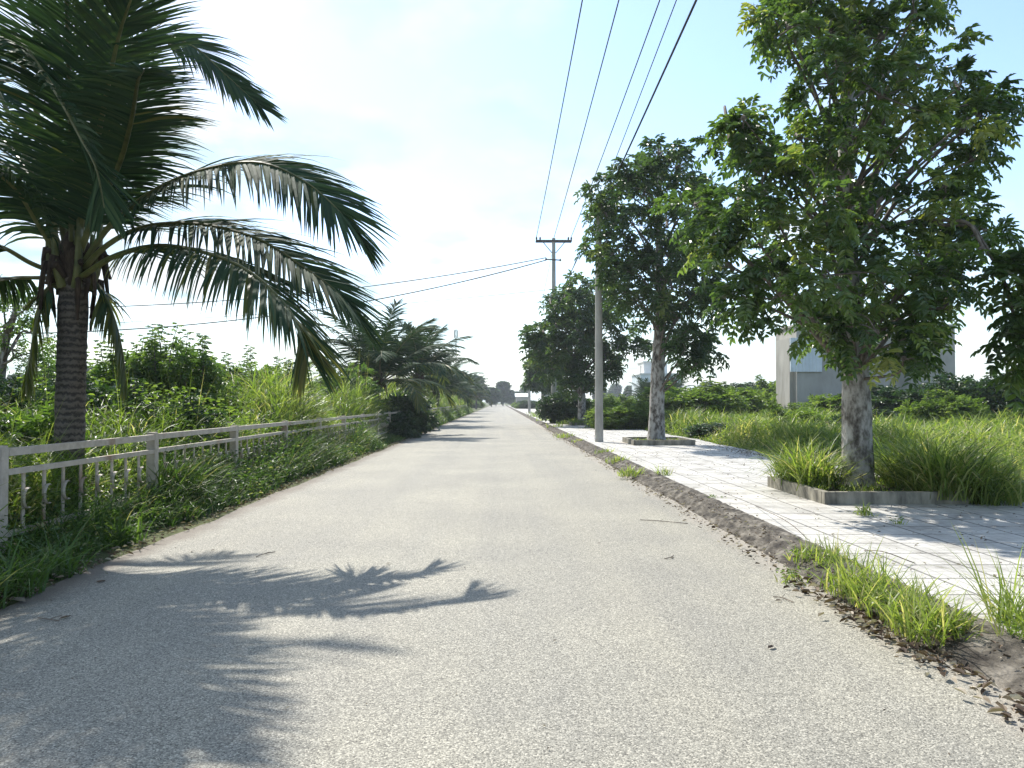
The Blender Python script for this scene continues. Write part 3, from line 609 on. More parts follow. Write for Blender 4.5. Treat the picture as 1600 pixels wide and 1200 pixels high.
# ------------------------------------------------------------ steel fence on the left
FX = -4.7; FS = 3.15; F0 = 7.19
def fence():
    root = empty('metal_fence', (FX, F0, 0), 'long taupe metal fence with square posts and curled balusters along the left verge', 'fence')
    y0, y1 = F0 - 3 * FS, 118
    n = int((y1 - y0) / FS)
    nb = 0; far = MB()
    for i in range(n + 1):
        y = y0 + i * FS - F0
        m = MB(); box(m, (0, y, .55), (.12, .12, 1.14), bev=.008); box(m, (0, y, 1.128), (.10, .10, .018)); m.build('post', G['fence'], root)
        if i == n: break
        tilt = rng.uniform(-.006, .006)
        for z, h, t, nm in ((1.075, .075, .05, 'top_rail'), (.885, .055, .04, 'middle_rail'), (.29, .055, .04, 'bottom_rail')):
            m = MB(); box(m, (.035 if z > .5 else 0, y + FS / 2, z + tilt), (t, FS - .124, h), bev=.004); m.build(nm, G['fence'], root)
        for k in range(8):
            yb = y + .38 + k * (FS - .76) / 7
            near = y0 + i * FS > 3 and nb < 95
            m = MB() if near else far
            box(m, (-.005, yb, .589), (.014, .045, .535))
            a = np.linspace(-1.9, 1.9, 11); pr = [(.10 * 0 - .0, 0, 0)]
            P = np.stack([.03 + 0 * a, yb - .075 * np.cos(a) + .02, .60 + .10 * np.sin(a)], 1)
            tube(m, P, .022, 4, flat=.35)
            if near: m.build('baluster', G['fence'], root); nb += 1
    tag(far.build('distant_baluster', G['fence'], root), kind='stuff')
fence()

# ------------------------------------------------------------ utility poles and wires
def pole(px, Y, ztop, r0, r1, label):
    x = at(px, 650, Y)[0]; root = empty('utility_pole', (x, Y, PZ - .05), label, 'utility pole', 'concrete utility poles along the kerb')
    z = np.linspace(0, ztop - PZ, 14); m = MB(); tube(m, np.stack([0 * z, 0 * z, z], 1), np.linspace(r0, r1, 14), 20); m.build('shaft', G['concrete'], root, smooth=True)
    return root, x
p1, x1 = pole(936, 26.6, 8.95, .15, .105, 'plain round concrete pole standing nearest, beside the second street tree')
m = MB(); box(m, (0, 0, 8.45), (.26, .26, .06), bev=.06); box(m, (.12, -.02, 8.45), (.10, .05, .12)); m.build('clamp_band', G['steel'], p1)
for dz in (7.9, 8.2):
    m = MB(); tube(m, [(.10, -.05, dz), (.19, -.06, dz)], .035, 8); m.build('insulator', G['porcelain'], p1)
p2, x2 = pole(865.5, 52, at(868, 371, 52)[2], .20, .12, 'tall concrete pole with a wide crossarm and braces rising out of the third tree')
zc = at(868, 377, 52)[2] - (PZ - .05)
m = MB()
for yy in (-.19, .19): box(m, (0, yy, zc), (2.5, .06, .12))
m.build('crossarm', G['steel'], p2)
for sg in (-1, 1):
    m = MB(); tube(m, [(sg * .8, -.23, zc - .05), (sg * .13, -.2, zc - .85)], .03, 6); m.build('brace', G['steel'], p2)
for xx in (-1.2, -.95, 1.0, 1.2):
    m = MB(); z = np.array([0, .05, .09, .12, .16, .2]); tube(m, np.stack([0 * z + xx, 0 * z - .19, z + zc + .06], 1), [.03, .07, .045, .075, .05, .03], 10); m.build('insulator', G['porcelain'], p2)
m = MB(); box(m, (-.05, -.2, zc - 1.32), (1.1, .05, .08), rz=.3); m.build('service_bracket', G['steel'], p2)
for xx in (-.55, .45):
    m = MB(); z = np.array([0, .06, .12, .18]); tube(m, np.stack([0 * z + xx, 0 * z - .2 + xx * .3, z + zc - 1.4], 1), [.04, .08, .05, .03], 8); m.build('insulator', G['porcelain'], p2)
p3, x3 = pole(827, 96, 8.5, .17, .11, 'thin far concrete pole at the kerb beyond the crossarm pole')
m = MB(); box(m, (0, 0, 8.0), (.9, .07, .09)); m.build('crossarm', G['steel'], p3)
z2 = PZ - .05 + zc
def cable(label, A, B, t, sag, r, mt, ext=1.0, name='power_line'):
    """a sagging wire from A to C, placed so that it passes B at parameter t"""
    A, B = np.array(A, float), np.array(B, float)
    C = A + (B - A + UP * sag * 4 * t * (1 - t)) / t
    u = np.linspace(0, 1, 40)[:, None]; P = A + (C - A) * u - UP * sag * 4 * u * (1 - u)
    mb = MB(); tube(mb, P - P[0], r, 6); o = mb.build(name, mt, smooth=True); o.location = P[0]
    tag(o, label, 'overhead wire', 'overhead wires')
cable('bare wire from the left end of the crossarm, leftmost of the wires overhead', (x2 - 1.2, 51.8, z2 + .27), at(910, 0, 22), .5, .55, .020, G['wire'])
cable('second bare wire from the left, running overhead from the middle of the crossarm', (x2 - .0, 51.8, z2 + .2), at(967, 0, 22), .5, .55, .020, G['wire'])
cable('third bare wire, running overhead from the right end of the crossarm', (x2 + 1.2, 51.8, z2 + .27), at(1031, 0, 22), .5, .5, .020, G['wire'])
cable('faint slack wire just left of the thick black cable', at(880, 455, 52), at(1057, 0, 15.3), .6, .3, .012, G['wire'])
cable('thick black cable, rightmost of the overhead wires, passing the top of the near pole', at(871, 468, 52), at(1088, 0, 14.4), .6, .35, .026, G['cable'])
cable('upper service wire crossing the road leftward from the crossarm pole', (x2 - .55, 51.7, z2 - 1.2), at(555, 450, 49.5), .3, 1.4, .030, G['cable'])
cable('lower service wire crossing the road leftward, sagging behind the palm fronds', (x2 - .5, 51.7, z2 - 1.35), at(625, 461, 49.5), .24, 1.9, .036, G['cable'])
cable('faintest lowest wire crossing the road leftward below the service wires', at(864, 452, 52), at(620, 475, 50), .24, .5, .014, G['wire'])
cable('overhead wire continuing from the crossarm pole to the far thin pole', (x2, 52.2, z2 - .3), at(838, 510, 76), .55, .4, .012, G['wire'])

# ------------------------------------------------------------ buildings, mast, stump
def building_right():
    Y = 45.0; xa, xb = at(1245, 600, Y)[0], at(1493, 600, Y)[0]; zt = at(1245, 522, Y)[2]; zt2 = at(1490, 510, Y)[2]
    root = empty('concrete_house', (xa, Y, 0), 'unfinished grey rendered house standing in the field behind the nearest tree', 'building')
    w = xb - xa; m = MB()
    box(m, (w / 2, 1.7, zt2 / 2), (w, 3.4, zt2)); o = m.build('wall', G['wall'], root)
    m = MB(); box(m, (w / 2, 1.7, zt2 + .06), (w + .16, 3.56, .12)); m.build('roof_slab', G['wall'], root)
    m = MB(); box(m, (-.12, 1.6, zt / 2 - .1), (.24, 2.2, zt - .2)); o2 = m.build('stair_tower', G['wall'], root)
    pa = at(1234, 552, Y)[0] - xa; pb = at(1283, 552, Y)[0] - xa; za, zb = at(1250, 581, Y)[2], at(1250, 528, Y)[2]
    m = MB(); box(m, ((pa + pb) / 2, -.06, (za + zb) / 2), (pb - pa, .10, zb - za))
    for k in range(9): box(m, (pa + (k + .5) * (pb - pa) / 9, -.125, (za + zb) / 2), (.05, .03, zb - za - .02))
    m.build('cladding_sheet', G['tin'], root)
    for i, (fx, fz) in enumerate(((.42, 1.6), (.7, 1.6), (.42, 4.3))):
        m = MB(); box(m, (w * fx, -.02, fz), (1.2, .06, 1.3)); f = m.build('window', G['concrete'], root)
        m = MB(); box(m, (w * fx, -.06, fz), (1.0, .03, 1.1)); m.build('pane', G['glass'], f)
building_right()
def building_far():
    Y = 120.0; xa, xb = at(1001, 600, Y)[0], at(1065, 600, Y)[0]; z1 = at(1020, 585, Y)[2]; z2_ = at(1020, 565, Y)[2]
    w = xb - xa; root = empty('white_house', (xa, Y, 0), 'small pale two-storey house seen far off between the second tree trunk and the pole', 'building')
    m = MB(); box(m, (w * .5, 4, z1 / 2), (w, 8, z1)); m.build('wall', G['tin'], root)
    m = MB(); box(m, (w * .42, 4.5, (z1 + z2_) / 2), (w * .58, 5.5, z2_ - z1)); m.build('upper_storey', G['white'], root)
    m = MB(); box(m, (w * .5, 4, z1 + .1), (w + .3, 8.3, .2)); box(m, (w * .42, 4.5, z2_ + .08), (w * .62, 5.8, .16)); m.build('roof_slab', G['white'], root)
    for fx in (.15, .4, .65, .88):
        m = MB(); box(m, (w * fx, -.03, z1 - 1.8), (.9, .08, 1.2)); f = m.build('window', G['white'], root)
        m = MB(); box(m, (w * fx, -.09, z1 - 1.8), (.7, .05, 1.0)); m.build('pane', G['glass'], f)
    m = MB(); tube(m, [(.1, .3, z1), (.1, .3, z1 + 1.4)], .06, 5); m.build('water_pipe', G['steel'], root)
building_far()
def shed():
    c = at(816, 612, 210); root = empty('tin_shed', (c[0], 210, 0), 'tiny pale-roofed shed in the distance right of the road end', 'building')
    m = MB(); box(m, (0, 2, 1.5), (3.4, 4, 3.0)); m.build('wall', G['wall'], root)
    m = MB(); m.add([(-2, -.6, 2.9), (2, -.6, 2.9), (2, 4.6, 3.9), (-2, 4.6, 3.9), (-2, -.6, 3.0), (2, -.6, 3.0), (2, 4.6, 4.0), (-2, 4.6, 4.0)], [(3, 2, 1, 0), (4, 5, 6, 7), (0, 1, 5, 4), (1, 2, 6, 5), (2, 3, 7, 6), (3, 0, 4, 7)]); m.build('roof', G['tin'], root)
shed()
def mast():
    c = at(712, 515, 150); root = empty('radio_mast', (c[0], 150, 0), 'slender steel mast poking above the far palms on the left', 'mast')
    m = MB(); z = np.linspace(0, c[2], 16)
    for a in range(3):
        o = np.array([math.cos(a * 2.09), math.sin(a * 2.09), 0]) * .16; tube(m, np.stack([0 * z, 0 * z, z], 1) + o, .05, 5)
    for k in range(30):
        zz_ = k * c[2] / 30; a = k % 3
        p = lambda a, z: (math.cos(a * 2.09) * .16, math.sin(a * 2.09) * .16, z); tube(m, [p(a, zz_), p(a + 1, zz_ + c[2] / 30)], .025, 4)
    m.build('lattice_tower', G['steel'], root)
    for a in range(3):
        m = MB(); box(m, (math.cos(a * 2.09) * .38, math.sin(a * 2.09) * .38, c[2] - .9), (.2, .14, 1.5), rz=a * 2.09); m.build('antenna_panel', G['concrete'], root)
mast()
c = at(1571, 765, 12.2); m = MB(); box(m, (0, 0, .12), (.24, .24, .30), bev=.012); box(m, (0, 0, .276), (.20, .20, .014))
o = m.build('concrete_stump', G['planter'], None); o.location = (c[0], 12.2, .0); tag(o, 'short square block stub in the grass at the right edge of the pavement', 'post stub')

# ------------------------------------------------------------ shrubs
def shrub_mesh(root, lm, hgt, wid, nbl=9, nwh=26, L=.3, ll=.14, lw=.06, pairs=4, shoots=6, stems=7):
    crown = MB(); st = MB()
    for i in range(nbl):
        a = rng.uniform(0, 2 * math.pi); rr = wid * .36 * math.sqrt(rng.random()); r = wid * rng.uniform(.2, .32)
        z = rng.uniform(.25, .95) * (hgt - r * .6)
        c = np.array([math.cos(a) * rr, math.sin(a) * rr, max(z, r * .5)])
        foliage(crown, c, r, nwh, 5, L, pairs, ll, lw, vb=rng.uniform(-.1, .15), droop=.25)
    for i in range(stems):
        a = rng.uniform(0, 2 * math.pi); e = np.array([math.cos(a) * wid * .3, math.sin(a) * wid * .3, hgt * rng.uniform(.6, .9)])
        tube(st, spline([(0, 0, -.1), e * .45 + rng.normal(size=3) * .05, e], 9), np.linspace(.035, .01, 9), 5)
    for i in range(shoots):
        a = rng.uniform(0, 2 * math.pi); b = np.array([math.cos(a) * wid * .28, math.sin(a) * wid * .28, hgt * .7])
        e = b + np.array([rng.normal() * .15, rng.normal() * .15, hgt * rng.uniform(.3, .5)]); P = spline([b, (b + e) / 2 + rng.normal(size=3) * .03, e], 26)
        tube(st, P, np.linspace(.016, .006, 26), 4)
        az = np.arange(26) * 2.4; D = np.stack([np.cos(az), np.sin(az), .5 + 0 * az], 1)
        pinnate(crown, P, D, np.linspace(.26, .12, 26) * min(1.3, L / .3), 5, ll * .75, lw * .9, droop=.3)
    crown.build('crown', [lm], root); st.build('stem', G['limb'], root, smooth=True)
def shrub(px, Y, top_py, w, lm, label, **k):
    p = at(px, 600, Y); h = at(px, top_py, Y)[2]; root = empty('shrub', (p[0], Y, 0), label, 'shrub', k.pop('group', 'shrubs behind the fence'))
    shrub_mesh(root, G[lm], h * .84, w, **k); return root
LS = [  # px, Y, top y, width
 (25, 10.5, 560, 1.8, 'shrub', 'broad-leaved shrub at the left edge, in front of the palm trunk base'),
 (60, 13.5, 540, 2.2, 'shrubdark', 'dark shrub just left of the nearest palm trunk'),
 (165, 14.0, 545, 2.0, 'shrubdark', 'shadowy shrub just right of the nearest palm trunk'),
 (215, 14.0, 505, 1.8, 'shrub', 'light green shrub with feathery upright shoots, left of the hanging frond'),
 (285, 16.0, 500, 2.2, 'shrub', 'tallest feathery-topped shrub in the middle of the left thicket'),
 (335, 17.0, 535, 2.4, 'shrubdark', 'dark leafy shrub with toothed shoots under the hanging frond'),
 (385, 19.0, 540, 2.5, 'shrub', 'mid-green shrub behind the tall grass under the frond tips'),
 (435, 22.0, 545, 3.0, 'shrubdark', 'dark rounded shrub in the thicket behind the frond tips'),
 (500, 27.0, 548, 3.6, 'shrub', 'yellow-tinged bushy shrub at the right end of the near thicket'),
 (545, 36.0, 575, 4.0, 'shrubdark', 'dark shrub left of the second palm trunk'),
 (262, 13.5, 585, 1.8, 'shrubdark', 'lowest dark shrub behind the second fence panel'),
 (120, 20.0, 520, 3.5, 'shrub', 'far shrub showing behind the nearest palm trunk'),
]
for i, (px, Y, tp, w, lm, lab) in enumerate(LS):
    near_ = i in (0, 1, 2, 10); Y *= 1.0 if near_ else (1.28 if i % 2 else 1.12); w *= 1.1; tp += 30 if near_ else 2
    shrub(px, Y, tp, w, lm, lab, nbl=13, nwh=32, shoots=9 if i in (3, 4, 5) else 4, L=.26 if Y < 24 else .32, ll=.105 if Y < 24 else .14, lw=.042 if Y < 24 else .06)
b = empty('shrub', (-4.55, 37.0, 0), 'dark leafy creeper bush swallowing the fence before the second palm', 'shrub', 'shrubs behind the fence')
for oy, ox, w_, h_ in ((0, 0, 2.0, 1.9), (4, -.1, 2.2, 2.3), (-3.5, 0, 1.5, 1.2)):
    sub = MB(); sub_s = MB()
    for i in range(9):
        r = w_ * rng.uniform(.2, .3); foliage(sub, np.array([ox + rng.uniform(-.35, .35) * w_, oy + rng.uniform(-1.4, 1.4), rng.uniform(r * .6, h_ - r)]), r, 26, 5, .3, 4, .17, .09, vb=rng.uniform(-.1, .1))
    for i in range(5): tube(sub_s, spline([(ox, oy, -.1), (ox + rng.uniform(-.3, .3), oy + rng.uniform(-.8, .8), h_ * .8)], 6), np.linspace(.03, .01, 6), 5)
    sub.build('crown', [G['shrubdark']], b); sub_s.build('stem', G['limb'], b, smooth=True)

# templates for the scrub that fills the middle distance
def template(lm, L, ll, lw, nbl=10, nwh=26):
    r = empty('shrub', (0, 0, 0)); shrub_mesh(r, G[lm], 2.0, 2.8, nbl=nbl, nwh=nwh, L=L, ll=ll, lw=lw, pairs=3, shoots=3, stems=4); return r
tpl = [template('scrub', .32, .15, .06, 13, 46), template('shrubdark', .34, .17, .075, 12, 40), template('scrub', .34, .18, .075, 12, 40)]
tused = set()
def put(k, x, y, s, sz, label, group, cat='shrub'):
    src = tpl[k]; o = src if src.name not in tused else copy_tree(src); tused.add(src.name)
    o.location = (x, y, 0); o.rotation_euler = (0, 0, rng.uniform(0, 6.28)); o.scale = (s, s, sz); tag(o, label, cat, group)
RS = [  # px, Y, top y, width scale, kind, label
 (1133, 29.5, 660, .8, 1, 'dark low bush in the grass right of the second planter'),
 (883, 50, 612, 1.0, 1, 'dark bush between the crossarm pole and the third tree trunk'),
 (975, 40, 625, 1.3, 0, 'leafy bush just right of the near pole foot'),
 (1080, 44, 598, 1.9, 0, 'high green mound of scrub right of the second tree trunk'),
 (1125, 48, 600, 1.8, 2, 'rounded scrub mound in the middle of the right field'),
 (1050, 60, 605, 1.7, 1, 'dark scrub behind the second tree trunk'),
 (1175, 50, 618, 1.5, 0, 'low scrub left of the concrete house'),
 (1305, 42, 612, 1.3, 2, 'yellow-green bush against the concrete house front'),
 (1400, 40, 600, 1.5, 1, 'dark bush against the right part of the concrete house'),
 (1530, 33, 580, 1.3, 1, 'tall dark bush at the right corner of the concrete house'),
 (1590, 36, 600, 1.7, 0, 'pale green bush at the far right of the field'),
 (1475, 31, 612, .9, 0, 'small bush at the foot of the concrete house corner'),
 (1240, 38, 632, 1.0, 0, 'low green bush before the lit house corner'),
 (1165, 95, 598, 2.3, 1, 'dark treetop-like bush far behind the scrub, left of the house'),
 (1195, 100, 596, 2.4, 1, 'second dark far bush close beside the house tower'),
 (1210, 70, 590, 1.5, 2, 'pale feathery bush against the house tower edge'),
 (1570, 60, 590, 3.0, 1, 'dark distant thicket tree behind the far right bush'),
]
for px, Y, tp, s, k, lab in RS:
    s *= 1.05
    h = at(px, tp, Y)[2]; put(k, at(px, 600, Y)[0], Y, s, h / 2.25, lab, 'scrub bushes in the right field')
for i in range(26):
    Y = rng.uniform(21, 56); x = rng.uniform(9.2, 9.5 + Y * .45)
    if x > Y * .40 and Y < 28: continue
    put(int(rng.integers(0, 3)), x, Y, rng.uniform(.45, .95), rng.uniform(.35, .62), 'knee-high leafy weed bush among the grass of the right field', 'low weed bushes in the right field')
for i in range(46):
    Y = rng.uniform(55, 210); px = rng.uniform(870, 1650); x = at(px, 600, Y)[0]
    if x < 9: continue
    put(int(rng.integers(0, 3)), x, Y, rng.uniform(1.2, 2.2), rng.uniform(.7, 1.15), 'green scrub bush far out in the right field', 'far scrub bushes on the right')
for i in range(40):
    Y = rng.uniform(40, 230); x = -rng.uniform(6.5, 16 + Y * .18)
    put(int(rng.integers(0, 3)), x, Y, rng.uniform(1.2, 2.0), rng.uniform(.9, 1.4), 'green thicket bush beyond the fence, far down the left side', 'far thicket bushes on the left')
for i in range(16):
    Y = rng.uniform(130, 260); x = rng.uniform(4.8, 9)
    put(int(rng.integers(0, 3)), x, Y, rng.uniform(.9, 1.5), rng.uniform(.5, .9), 'low bush by the kerb far along the right side', 'kerbside bushes far down the road')

# far treeline
def far_tree(seed):
    root = empty('distant_tree', (0, 0, 0)); cr = MB()
    for i in range(13):
        a = rng.uniform(0, 6.28); z = rng.uniform(3, 9); rr = rng.uniform(0, 2.6) * (1 - abs(z - 5.5) / 6)
        foliage(cr, np.array([math.cos(a) * rr, math.sin(a) * rr, z]), rng.uniform(1.1, 1.8), 26, 4, .9, 3, .75, .4)
    cr.build('crown', [G['shrubdark']], root)
    m = MB(); tube(m, [(0, 0, -.2), (.1, 0, 3), (0, .1, 7)], [.25, .2, .08], 7); m.build('trunk', G['limb'], root, smooth=True)
    return root
ft = [far_tree(0), far_tree(1)]; fu = set()
def put_far(k, x, y, s, label, group):
    src = ft[k]; o = src if src.name not in fu else copy_tree(src); fu.add(src.name)
    o.location = (x, y, 0); o.rotation_euler = (0, 0, rng.uniform(0, 6.28)); o.scale = (s * rng.uniform(.9, 1.2), s * 1.1, s); tag(o, label, 'tree', group)
for px, Y, s in ((786, 290, .95), (775, 280, .62), (797, 300, .62), (768, 240, .62), (808, 320, .6)):
    put_far(int(px) % 2, at(px, 600, Y)[0], Y, s, 'dark distant tree closing the view at the end of the road', 'trees at the road end')
for px in range(826, 1640, 34):
    Y = rng.uniform(270, 420); put_far(px % 2, at(px + rng.uniform(-12, 12), 600, Y)[0], Y, rng.uniform(.75, 1.15), 'distant tree in the far treeline beyond the right field', 'treeline beyond the right field')
for px in range(-40, 760, 34):
    Y = rng.uniform(180, 300); put_far(px % 2, at(px + rng.uniform(-12, 12), 600, Y)[0], Y, rng.uniform(.75, 1.1), 'distant tree in the treeline far behind the left thicket', 'treeline beyond the fence')

# ------------------------------------------------------------ grass and weeds
def vn(x, y, s, seed=0):   # cheap smooth value noise in [0,1]
    return .5 + .25 * (np.sin(x / s * 1.7 + seed) * np.cos(y / s * 1.3 + seed * 2.1) + np.sin((x + y) / s * .9 + seed * 3.7)) 
def tufts(n_t, xy, per, h, w, spread, lean=(.05, .5), bend=(.6, 1.7), z=0.0, vb=0.0, seg=4, mb=None, zspread=0):
    """xy(n)->x,y ; h: callable(x,y)->blade length"""
    mb = mb or MB(); x, y = xy(n_t); n_t = len(x)
    hh = h(x, y) if callable(h) else np.full(n_t, h)
    ok = hh > .02; x, y, hh = x[ok], y[ok], hh[ok]; n_t = len(x)
    n = n_t * per; X = np.repeat(x, per) + rng.normal(size=n) * spread; Y = np.repeat(y, per) + rng.normal(size=n) * spread
    HH = np.repeat(hh, per) * rng.uniform(.45, 1.1, n)
    zz_ = np.full(n, z - .01) + (rng.random(n) * zspread * np.repeat(hh, per) if zspread else 0)
    v = np.clip(np.repeat(rng.normal(.42 + vb, .19, n_t) + .5 * (vn(x, y, 2.6, 9) - .5), per) + rng.normal(size=n) * .13, 0, 1)
    v = np.where(rng.random(n) < .04, 1.0, v)
    blades(mb, np.stack([X, Y, zz_], 1), HH, w * rng.uniform(.6, 1.25, n), rng.uniform(0, 2 * math.pi, n), rng.uniform(*lean, n), rng.uniform(*bend, n), seg, v=v)
    return mb
def small_leaves(mb, x, y, z, l, w, v=None, up=.4):
    n = len(x); D = rand_unit(n); D[:, 2] = np.abs(D[:, 2]) * up
    leaves(mb, np.stack([x, y, z], 1), D, UP + rand_unit(n) * .5, l * rng.uniform(.6, 1.2, n), w * rng.uniform(.7, 1.2, n), v=v)
# left verge, between the asphalt and the fence
def vxy(y0, y1):
    def f(n):
        y = y0 + (y1 - y0) * rng.random(n)**1.35
        e = -3.86 - .28 * vn(y * 0, y, .9, 3); x = e - (1.15) * rng.random(n)**.8
        return x, y
    return f
def vh(x, y):
    d = np.clip((-3.8 - x) / .8, .18, 1); hh = (.30 + .50 * vn(x, y, 1.1, 1)) * d
    return np.where(y < 8.5, hh * 1.25, np.where((y > 26) & (y < 35), hh * .5, np.where(y > 10.5, hh * 1.8, hh * 1.1)))
vg = MB()
tufts(620, vxy(3.5, 12), 16, vh, .014, .045, mb=vg); tufts(1500, vxy(10, 34), 13, vh, .018, .06, mb=vg); tufts(1700, vxy(32, 118), 9, vh, .035, .10, mb=vg, seg=3)
x, y = vxy(4, 13)(9000); small_leaves(vg, x, y, vh(x, y) * rng.random(9000)**1.3 * .8, .055, .028)
x, y = vxy(12, 40)(16000); small_leaves(vg, x, y, vh(x, y) * rng.random(16000)**1.2 * .9, .08, .045)
x, y = vxy(38, 118)(9000); small_leaves(vg, x, y, vh(x, y) * rng.random(9000), .16, .09)
tag(vg.build('verge_weeds', [G['verge']]), 'tangle of dark grass and small-leaved weeds along the left road edge under the fence', 'weeds', kind='stuff')
# tall grass behind the fence
def lh(x, y): return (.75 + 1.55 * vn(x, y, 1.5, 5)) * np.clip((-4.5 - x) / .8, .6, 1) * np.clip(.85 + (y - 8) / 16, .85, 1.5)
lg = MB()
def lxy(y0, y1, x0=-9.5, x1=-4.85):
    def f(n):
        y = y0 + (y1 - y0) * rng.random(n)**1.2; return x1 + (x0 - x1) * rng.random(n)**1.3, y
    return f
tufts(3000, lxy(4, 16, -8), 13, lambda x, y: lh(x, y) * .52, .022, .06, mb=lg, zspread=1.0, bend=(.8, 2.1))
tufts(6500, lxy(12, 40, -10), 11, lambda x, y: lh(x, y) * .5, .030, .08, mb=lg, zspread=1.0, bend=(.8, 2.1))
tufts(2400, lxy(38, 120, -14), 8, lambda x, y: lh(x, y) * .7, .055, .14, mb=lg, zspread=.9, seg=3)
tufts(500, lxy(5, 34), 3, lambda x, y: lh(x, y) * 1.25, .010, .03, mb=lg, lean=(0, .15), bend=(.1, .5), vb=.3)
x, y = lxy(5, 36)(30000); ok = vn(x, y, 1.4, 4) > .5; x, y = x[ok], y[ok]; small_leaves(lg, x, y, lh(x, y) * rng.random(len(x))**.8 * 1.0, .11, .05, v=rng.uniform(0, .6, len(x)))
tag(lg.build('tall_grass', [G['grass']]), 'tall sunlit reed-like grass growing behind the left fence', 'grass', kind='stuff')
# the overgrown field on the right
def rh(x, y):
    e = np.clip((x - 7.3) / 1.6, .25, 1); a = .28 + .75 * vn(x, y, 2.3, 2)**1.5 + .45 * vn(x, y, 8, 6)
    flat_ = (x > 11.5) & (y < 24)
    return np.where(flat_, .65, 1) * a * e
def rxy(y0, y1, pw=1.0):
    def f(n):
        y = y0 + (y1 - y0) * rng.random(n)**pw; xmax = y * .80 + 3; x = 7.35 + wav(y, .35, .10) + (xmax - 7.35) * rng.random(n)
        ok = xmax > 7.4; return x[ok], y[ok]
    return f
rg = MB()
tufts(3600, rxy(6, 24), 12, rh, .018, .06, mb=rg, zspread=.35, vb=.08); tufts(6000, rxy(20, 55), 9, rh, .035, .12, mb=rg, zspread=.6, vb=.1, seg=3)
tufts(8500, rxy(50, 170, .8), 7, lambda x, y: rh(x, y) * 1.25, .09, .3, mb=rg, zspread=.6, vb=.1, seg=3)
tufts(900, rxy(7, 30), 3, lambda x, y: rh(x, y) * 1.4, .010, .03, mb=rg, lean=(0, .2), bend=(.1, .6), vb=.3)
x, y = rxy(7, 45)(42000); small_leaves(rg, x, y, rh(x, y) * rng.random(42000)**.8 * .95, .10, .05)
tag(rg.build('field_grass', [G['grass']]), 'bright knee-high grass and weeds filling the field right of the pavement', 'grass', kind='stuff')
# grass growing from the planters
pg = MB()
def pxy(cx, cy, wx, wy): return lambda n: (cx + rng.uniform(-wx, wx, n), cy + rng.uniform(-wy, wy, n))
tufts(60, pxy(4.82, 11.8, .24, .6), 18, 1.0, .020, .07, mb=pg, z=.24, bend=(.7, 2.2))
tufts(130, pxy(6.35, 11.1, .36, .85), 19, 1.15, .021, .09, mb=pg, z=.22, bend=(.7, 2.0))
tufts(70, pxy(6.85, 10.9, .35, .7), 17, 1.05, .020, .10, mb=pg, z=.14, bend=(.8, 2.0))
tufts(34, pxy(5.4, 10.8, .8, .15), 9, .26, .012, .04, mb=pg, z=.24)
tag(pg.build('planter_grass', [G['grass']]), 'thick arching grass spilling out of the nearest tree planter', 'grass', kind='stuff')
pg = MB(); tufts(60, pxy(5.4, 46, 1.2, 1.2), 12, .5, .04, .12, mb=pg, z=.2); tufts(50, pxy(5.4, 25.6, .8, .9), 8, .16, .018, .05, mb=pg, z=.22)
tufts(60, pxy(4.4, 50, .8, 4), 10, .4, .04, .12, mb=pg, z=.14); tufts(90, pxy(4.6, 75, 1.2, 18), 10, .4, .06, .2, mb=pg, z=.14, seg=3)
tag(pg.build('pavement_weeds', [G['grass']]), 'low weeds on the far pavement and in the farther planters', 'weeds', kind='stuff')

# ------------------------------------------------------------ weeds in the kerb, each tuft its own thing
def gp(px, py, z=0.0):
    a, b = at(px, py, 10.0), np.array([0, 0, CAM_H]); d = a - b; t = (z - CAM_H) / d[2]; return b + d * t
TU = [ # px, py(base), z, height, blades, label, spread
 (1265, 872, .10, .26, 60, 'small leafy tuft at the upper end of the near kerb weeds', .11),
 (1300, 885, .09, .30, 70, 'bushy grass tuft on the kerb below the bent dry stalk', .11),
 (1335, 925, .07, .34, 110, 'dense bright grass clump in the middle of the near kerb weeds', .12),
 (1375, 940, .08, .40, 110, 'tall bright grass clump leaning toward the pavement tiles', .12),
 (1415, 965, .08, .38, 110, 'bright spiky grass clump on the kerb, before the last dark gap', .12),
 (1455, 990, .08, .34, 100, 'nearest grass clump on the kerb slope, dark leaves at its foot', .12),
 (1490, 985, .10, .26, 50, 'low thin grass tuft at the near end of the kerb weeds', .09),
 (1585, 975, .14, .48, 60, 'tall sparse grass tuft at the right edge of the picture on the tiles', .08),
 (1620, 1000, .14, .5, 60, 'grass tuft cut by the right picture edge', .1),
 (985, 742, .08, .34, 80, 'yellow-green grass clump on the kerb opposite the second planter', .16),
 (965, 722, .09, .30, 70, 'yellowish grass clump on the kerb just past the near pole', .18),
 (945, 708, .10, .26, 60, 'short yellow grass clump at the foot of the near pole', .18),
 (1038, 742, .15, .34, 40, 'spiky tuft standing alone in the tiles beside the kerb', .08),
 (1350, 805, .15, .24, 46, 'dry-looking tuft in front of the nearest planter corner', .07),
 (1405, 818, .15, .14, 20, 'tiny tuft in a tile joint right of the planter corner', .05),
 (1115, 782, .10, .10, 40, 'little leafy weed lying on the bare kerb', .09),
 (1240, 905, .03, .10, 30, 'low weed sprig at the foot of the kerb among dead leaves', .08),
 (880, 683, .10, .3, 60, 'grass tuft on the kerb near the crossarm pole', .25),
 (868, 668, .10, .35, 60, 'farther grass tuft on the kerb at the crossarm pole foot', .3),
 (850, 658, .10, .35, 50, 'kerb grass tuft just past the crossarm pole', .35),
 (838, 652, .10, .35, 50, 'farthest kerb grass tuft before the thin pole', .4),
 (905, 690, .10, .22, 40, 'small grass tuft on the kerb left of the near pole', .2),
]
